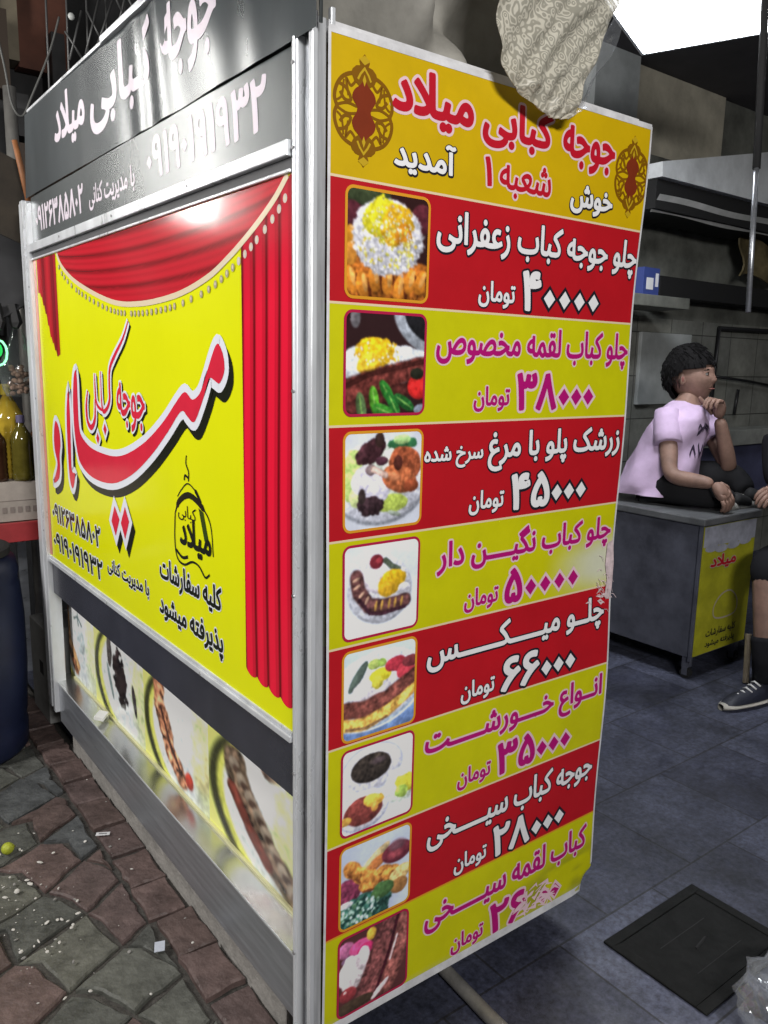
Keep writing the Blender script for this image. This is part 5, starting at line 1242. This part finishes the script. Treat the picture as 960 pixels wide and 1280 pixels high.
b = MB(); b.lathe([(0, .0), (.17, .0), (.15, .30), (.17, .46), (.165, .48), (0, .48)], (3.33, .50, 0), 24); tag(b.build('plastic_stool', mat('dark_plastic_stool', (.03, .03, .045), .5), smooth=False), 'dark plastic stool under the black clothed sitter at the right edge', 'stool')

# ================================================================== SMALL THINGS ON THE FLOOR
DC = thing('drain_cover', 'dark square iron drain cover set in the shop floor', 'drain cover', (1.09, -.25, 0))
ir = mat('dirty_iron', (.012, .0125, .0125), .75, .0, spec=.2, var=.4, vscale=14, bump=.5, bscale=40)
b = MB(); b.box(.885, 1.31, -.405, -.375, .001, .008); b.box(.885, 1.31, -.125, -.095, .001, .008); b.box(.885, .915, -.375, -.125, .001, .008); b.box(1.28, 1.31, -.375, -.125, .001, .008); b.build('frame', ir, DC, bevel=.002)
b = MB(); b.box(.917, 1.278, -.373, -.127, .0005, .0055); b.build('plate', ir, DC, bevel=.001)
b = MB(); b.box(.99, 1.20, -.204, -.202, .0056, .0062); b.box(.99, 1.20, -.315, -.3135, .0056, .0062); b.tube([(1.07, -.26, .006), (1.13, -.25, .006)], .004, 6); b.build('raised_rim', mat('scuffed_iron', (.016, .016, .017), .7), DC)
b = MB()
bagm = film_mat('clear_plastic_bag', k=.55)
rr = random.Random(3)
b.ell((1.03, -.545, .075), (.155, .12, .085), 40, 0, None, lambda d: 1 + .09 * math.sin(d.x * 9 + d.z * 6) * math.sin(d.y * 8 + 1) + .06 * math.sin(d.x * 19 + d.y * 13) + .04 * math.sin(d.z * 31 + d.x * 7))
for k in range(7):
    a = rr.uniform(2.6, 4.2); b.grid(lambda u, v, a=a, k=k: (1.03 + (.1 + .06 * v) * math.cos(a) + .03 * (u - .5) + .012 * math.sin(v * 6 + k), -.545 + .1 * math.sin(a + u * .4) + .01 * math.sin(v * 9 + k), .10 + .09 * v + .012 * math.sin(u * 9 + k)), 5, 8)
tag(b.build('plastic_bag', bagm, smooth=True), 'crumpled clear plastic bag on the floor by the drain cover', 'bag')
b = MB(); b.tube([(.475, .42, .022), (.455, .12, .018), (.440, -.10, .018), (.435, -.26, .018)], .0175, 14); tag(b.build('metal_pipe', mat('dull_pipe', (.26, .25, .235), .5, .4, var=.3, vscale=14), smooth=True), 'dull grey metal pipe lying on the floor under the banner', 'pipe')
LM = thing('lime', 'small yellow green lime lying on the pavement', 'lime', (-.338, 1.265, .0))
b = MB(); b.ell((-.338, 1.265, .021), (.019, .018, .019), 18, 0, None, lambda d: 1 + .12 * max(0, d.x) ** 8); b.build('peel', mat('lime_peel', (.36, .40, .03), .5, bump=.3, bscale=120), LM, smooth=True)
b = MB(); b.tube([(-.319, 1.265, .021), (-.314, 1.265, .021)], [.003, .002], 6); b.build('stalk', mat('lime_stalk', (.1, .09, .03), .8), LM)
pw = mat('scrap_paper', (.62, .62, .63), .7, var=.12, vscale=30); pb = mat('pale_blue_card', (.46, .49, .56), .5, var=.12, vscale=30)
b = MB(); b.obox((-.063, 1.190, .010), ((.88, -.47, 0), (.47, .88, 0), (0, 0, 1)), (.022, .0085, .0008)); b.obox((-.063, 1.190, .0112), ((.88, -.47, 0), (.47, .88, 0), (0, 0, 1)), (.013, .0015, .0003), 1); tag(b.build('paper_slip', [pw, M['blackish']]), 'small white paper slip lying on the red brick edging', 'paper')
b = MB(); b.obox((-.107, .588, .0085), ((.92, -.39, .04), (.39, .92, 0), (-.04, 0, 1)), (.0135, .019, .0009)); tag(b.build('card_scrap', pb), 'pale bluish square card scrap on a green grey paving stone', 'paper')
b = MB(); rr = random.Random(12)
for k in range(140):
    if k < 110: x, y = rr.gauss(-.36, .09), rr.gauss(.95, .2)
    else: x, y = rr.uniform(-.62, .02), rr.uniform(.2, 1.9)
    if x > .02 or y < -.2: continue
    s_ = rr.choice((.0014, .0018, .0024, .0034, .0048)) * (1.35 if k < 60 else 1); q = [rr.uniform(.5, 1.4) for _ in range(3)]
    b.ell((x, y, .0045 + s_ * .5), (s_ * q[0] * 1.3, s_ * q[1], s_ * .55 * q[2]), 6, 0 if rr.random() < .75 else 1, ((math.cos(k), math.sin(k), .2), (-math.sin(k), math.cos(k), 0), (0, 0, 1)))
tag(b.build('litter_crumbs', [mat('pale_crumb', (.52, .50, .47), .8, var=.2), mat('grey_crumb', (.24, .23, .22), .8)]), 'pale crumbs and bits of litter scattered over the paving', 'litter', kind='stuff')

# ================================================================== LEFT SIDE: NEIGHBOUR STALL
BR = thing('plastic_barrel', 'tall dark blue plastic barrel at the left edge, under the red table', 'barrel', (-.33, 2.1, 0))
bb = mat('blue_plastic', (.007, .012, .042), .5, var=.25, vscale=6, bump=.1, bscale=20)
b = MB(); b.lathe([(0, 0), (.235, 0), (.25, .02), (.252, .10), (.245, .13), (.252, .16), (.262, .35), (.262, .55), (.252, .68), (.245, .70), (.252, .73), (.24, .78), (.20, .80), (0, .80)], (-.33, 2.1, 0), 40); b.build('drum', bb, BR, smooth=True)
b = MB(); b.lathe([(.2, .795), (.225, .80), (.225, .825), (.205, .83), (0, .83)], (-.33, 2.1, 0), 36); b.build('lid', M['blackish'], BR)
RT = thing('red_table', 'red edged stall table behind the kiosk holding the white carton', 'table', (-.15, 2.55, 0))
b = MB(); b.box(-.75, .15, 2.28, 2.9, .845, .865); b.build('table_top', mat('table_board', (.2, .06, .05), .6, var=.3), RT, bevel=.003)
b = MB(); b.box(-.76, .155, 2.268, 2.279, .785, .868); b.build('red_edge', mat('red_paint', (.36, .03, .035), .5, var=.2, vscale=12), RT, bevel=.003)
for x in (-.70, .10):
    for y in (2.34, 2.84): b = MB(); b.box(x - .02, x + .02, y - .02, y + .02, 0, .8448); b.build('leg', M['steel'], RT)
b = MB(); b.box(-.55, .14, 2.30, 2.62, .8695, 1.035); b.box(-.55, .14, 2.2985, 2.2998, .955, .958, 1)
for k in range(5): b.box(-.08 + .03 * k, -.062 + .03 * k, 2.2985, 2.2996, .905, .93, 1)
b.tube([(.075, 2.297, .90), (.10, 2.297, .93), (.12, 2.297, .90)], .003, 5, 2)
tag(b.build('white_carton', [mat('grubby_white_card', (.40, .35, .31), .8, var=.2, vscale=7), mat('card_print', (.24, .2, .18), .8), M['blackish']], bevel=.004), 'long grubby white carton lying on the red table under the oil bottles', 'carton')
oil = mat('dark_green_oil', (.085, .07, .012), .1, spec=.7, coat=.4, var=.35, vscale=12); yel = mat('yellow_oil', (.42, .29, .03), .1, spec=.7, coat=.4, var=.3, vscale=10); brn = mat('brown_syrup', (.05, .022, .012), .12, spec=.6, var=.4, vscale=10)
pur = mat('purple_cap', (.10, .085, .16), .4); ylc = mat('yellow_cap', (.5, .38, .03), .4); lab = mat('bottle_label', (.5, .42, .22), .6, var=.4, vscale=30)
def bottle(x, y, h, r, m, cap, label, ribs=True):
    t = thing('oil_bottle', label, 'bottle', (x, y, 1.0355), 'bottles on the white carton')
    b = MB(); pr = [(0, 0), (r * .92, .0), (r, .012)]
    for k in range(7): z = .03 + (h * .62 - .03) * k / 6; pr += [(r, z), (r * (.94 if ribs else .99), z + h * .035)]
    pr += [(r * .9, h * .70), (r * .55, h * .80), (r * .3, h * .87), (r * .3, h * .93)]
    b.lathe(pr, (x, y, 1.0355), 24); b.build('glass', m, t, smooth=True)
    b = MB(); b.lathe([(r * .38, h * .885), (r * .40, h * .89), (r * .40, h * .985), (r * .34, h), (0, h)], (x, y, 1.0355), 18); b.build('cap', cap, t)
bottle(.020, 2.335, .275, .043, oil, pur, 'ribbed bottle of dark green oil with a purple cap')
bottle(-.002, 2.45, .40, .062, yel, ylc, 'large bottle of yellow oil behind the dark ribbed bottle', False)
bottle(-.078, 2.36, .25, .045, brn, ylc, 'brown bottle of syrup at the left frame edge beside the dark ribbed bottle')
bottle(.095, 2.40, .24, .04, brn, pur, 'dark brown bottle between the ribbed bottle and the kiosk post')
SB = thing('snack_bag', 'clear plastic bag of brown snacks hanging over the bottles', 'bag', (.02, 2.3, 1.66))
b = MB()
def bagp(u, v):
    z = 1.66 - .27 * v; w_ = .018 + .055 * min(1, v * 1.8) - .02 * max(0, v - .9) * 8; a = u * 2 * math.pi
    return (.022 + w_ * math.cos(a) * (1 + .1 * math.sin(3 * a + v * 9)), 2.30 + w_ * .75 * math.sin(a), z)
b.grid(bagp, 28, 20); b.build('clear_bag', film_mat('clear_bag_film', (.7, .8, .78), k=.6), SB, smooth=True)
b = MB(); rr = random.Random(8)
for k in range(46):
    a = rr.uniform(0, 6.28); q = rr.uniform(0, .045); z = 1.40 + rr.uniform(0, .11)
    b.ell((.022 + q * math.cos(a), 2.30 + q * .7 * math.sin(a), z), (.013, .011, .010), 8, 0, ((math.cos(k), math.sin(k), 0), (-math.sin(k), math.cos(k), 0), (0, 0, 1)))
tag(b.build('snacks', mat('brown_snack', (.22, .14, .10), .7, var=.5, vscale=50), SB), kind=None)
b = MB(); gp = [(-.055 + .030 * math.cos(a), 2.28, 1.565 + .05 * math.sin(a)) for a in [math.pi * k / 12 * 2 for k in range(13)]]
b.tube(gp, .0045, 8); b.ell((-.06, 2.285, 1.575), (.02, .01, .03), 12, 1)
tag(b.build('green_neon_light', [mat('lit_neon', (.1, .9, .3), .4, emit=(.35, 1, .55), estr=1.5), mat('lit_neon_core', (.02, .4, .1), .4, emit=(.02, .75, .12), estr=.7)], smooth=True), 'small glowing green neon loop at the left frame edge above the bottles', 'light')
b = MB(); b.box(.02, .32, 2.14, 2.40, .0, .42); PB = lambda x, z, dn: (x, 2.1395 - dn, z)
flat(b, [(.052, .20), (.085, .20), (.085, .245), (.052, .245)], PB, .0006, 1); flat(b, [(.061, .212), (.076, .212), (.076, .232), (.061, .232)], PB, .0010, 0)
ribbon(b, smooth_line([(.06, .16), (.075, .17), (.082, .15), (.065, .135), (.085, .12)], 4), .007, PB, .0006, 1)
b.add([(.0195, y, z) for y, z in ((2.2, .2), (2.26, .2), (2.26, .26), (2.2, .26))], [(0, 1, 2, 3)], 1)
tag(b.build('marked_box', [mat('pale_grey_carton', (.26, .26, .255), .8, var=.2, vscale=10), M['blackish']], bevel=.004), 'pale grey carton with black printed marks on the ground behind the kiosk post', 'carton')
t = thing('stall_wall', 'dark cluttered back wall of the neighbouring stall at the far left', 'wall', (-.5, 3.4, 0))
b = MB(); b.box(-4, 1.6, 3.4, 3.5, 0, 4.2); b.build('dark_wall', mat('dark_stall_wall', (.02, .02, .021), .8, var=.5, vscale=4), t)
b = MB(); b.box(.255, .33, 3.25, 3.38, 2.98, 4.2); b.build('beige_post', mat('beige_post', (.20, .17, .12), .7, var=.2), t)
b = MB(); b.box(.335, .58, 3.30, 3.385, 2.97, 4.2); b.build('red_brown_board', mat('red_brown_board', (.11, .038, .022), .7, var=.3, vscale=6), t)
b = MB(); rr = random.Random(6)
for k in range(26):
    x = rr.uniform(-.5, .5); z = rr.uniform(1.1, 3.0); w_, h_ = rr.uniform(.03, .12), rr.uniform(.1, .4); b.box(x, x + w_, 3.28 - rr.random() * .25, 3.395, z, z + h_, k % 3)
b.build('hanging_clutter', [mat('clutter_grey', (.05, .05, .052), .6), mat('clutter_brown', (.045, .03, .02), .6), mat('clutter_black', (.015, .015, .016), .5)], t)
b = MB(); b.tube([(.19, 2.9, 0.0), (.19, 2.9, 2.75)], .028, 14); tag(b.build('steel_pole', mat('pale_pole', (.32, .31, .29), .45, .5, var=.3, vscale=8), smooth=True), 'pale upright steel pole at the far left behind the kiosk sign', 'pole')
AW = thing('stall_canopy', 'black cloth canopy edge over the oil bottles of the neighbouring stall', 'canopy', (-.2, 2.35, 1.72))
b = MB(); b.grid(lambda u, v: (-1.2 + 1.5 * u, 2.15 + .6 * v, 1.70 + .05 * math.sin(u * 17) * (1 - v) + .55 * v + .02 * math.sin(u * 31)), 40, 12); so = b.build('cloth', mat('black_canopy', (.018, .018, .02), .8, var=.3), AW, smooth=True).modifiers.new('s', 'SOLIDIFY'); so.thickness = .006
b = MB()
for k in range(14): x = -.5 + .06 * k; b.tube([(x, 2.17, 1.75), (x + .01, 2.165, 1.68), (x + .005, 2.16, 1.64 + .02 * math.sin(k))], [.02, .024, .012], 6)
b.build('tassels', mat('black_tassel', (.02, .02, .021), .7), AW)
b = MB(); b.tube([(.0, 2.06, 2.33), (.018, 2.05, 2.22), (.04, 2.05, 2.08)], [.010, .012, .010], 8); tag(b.build('wooden_stick', mat('orange_brown_wood', (.26, .10, .035), .6, var=.3, vscale=20), smooth=True), 'orange brown wooden stick leaning at the sign\'s left end', 'stick')
b = MB(); b.grid(lambda u, v: (-.10 + .13 * u, 2.12, 2.02 + .30 * v - .05 * u), 4, 4); so = b.build('brown_flap', mat('brown_flap', (.03, .022, .014), .8, var=.4), None).modifiers.new('s', 'SOLIDIFY'); so.thickness = .01
tag(bpy.data.objects['brown_flap'], 'dark brown cloth flap hanging behind the wooden stick', 'cloth')
b = MB(); b.tube(smooth_line([(.04, 2.5, 2.95), (.082, 2.5, 2.719), (.103, 2.5, 2.572), (.141, 2.5, 2.533), (.184, 2.5, 2.619), (.264, 2.5, 2.805), (.31, 2.5, 2.95)], 6), .0045, 6); tag(b.build('cable', mat('grey_cable', (.10, .10, .095), .6), smooth=True), 'thin dark cable hanging in a loop left of the kiosk sign', 'cable')
LT = thing('wire_lattice', 'dark wire lattice panel standing behind the kiosk sign\'s upper left edge', 'lattice', (.42, 2.6, 2.4))
b = MB(); rr = random.Random(5)
for k in range(9):
    x = .28 + .085 * k; b.tube([(x, 2.6, 2.45), (x + .012, 2.6, 3.4)], .0045, 6)
for (p, q) in (((.453, 3.035), (.53, 2.90)), ((.356, 2.932), (.43, 2.83)), ((.43, 3.03), (.37, 2.82)), ((.571, 3.114), (.49, 2.90)), ((.508, 3.097), (.44, 2.86)), ((.60, 3.2), (.72, 3.0)), ((.66, 3.25), (.58, 2.98)), ((.54, 3.2), (.62, 3.05))): b.tube([(p[0], 2.585, p[1]), (q[0], 2.585, q[1])], .005, 6)
b.build('wires', mat('grey_wire', (.14, .14, .14), .5, .6), LT, smooth=True)
b = MB(); b.ell((.383, 2.575, 2.993), (.015, .01, .015), 10); b.build('pale_dot', mat('pale_dot_colour', (.6, .62, .6), .3), LT, smooth=True)  # small pale dot in front of the wires
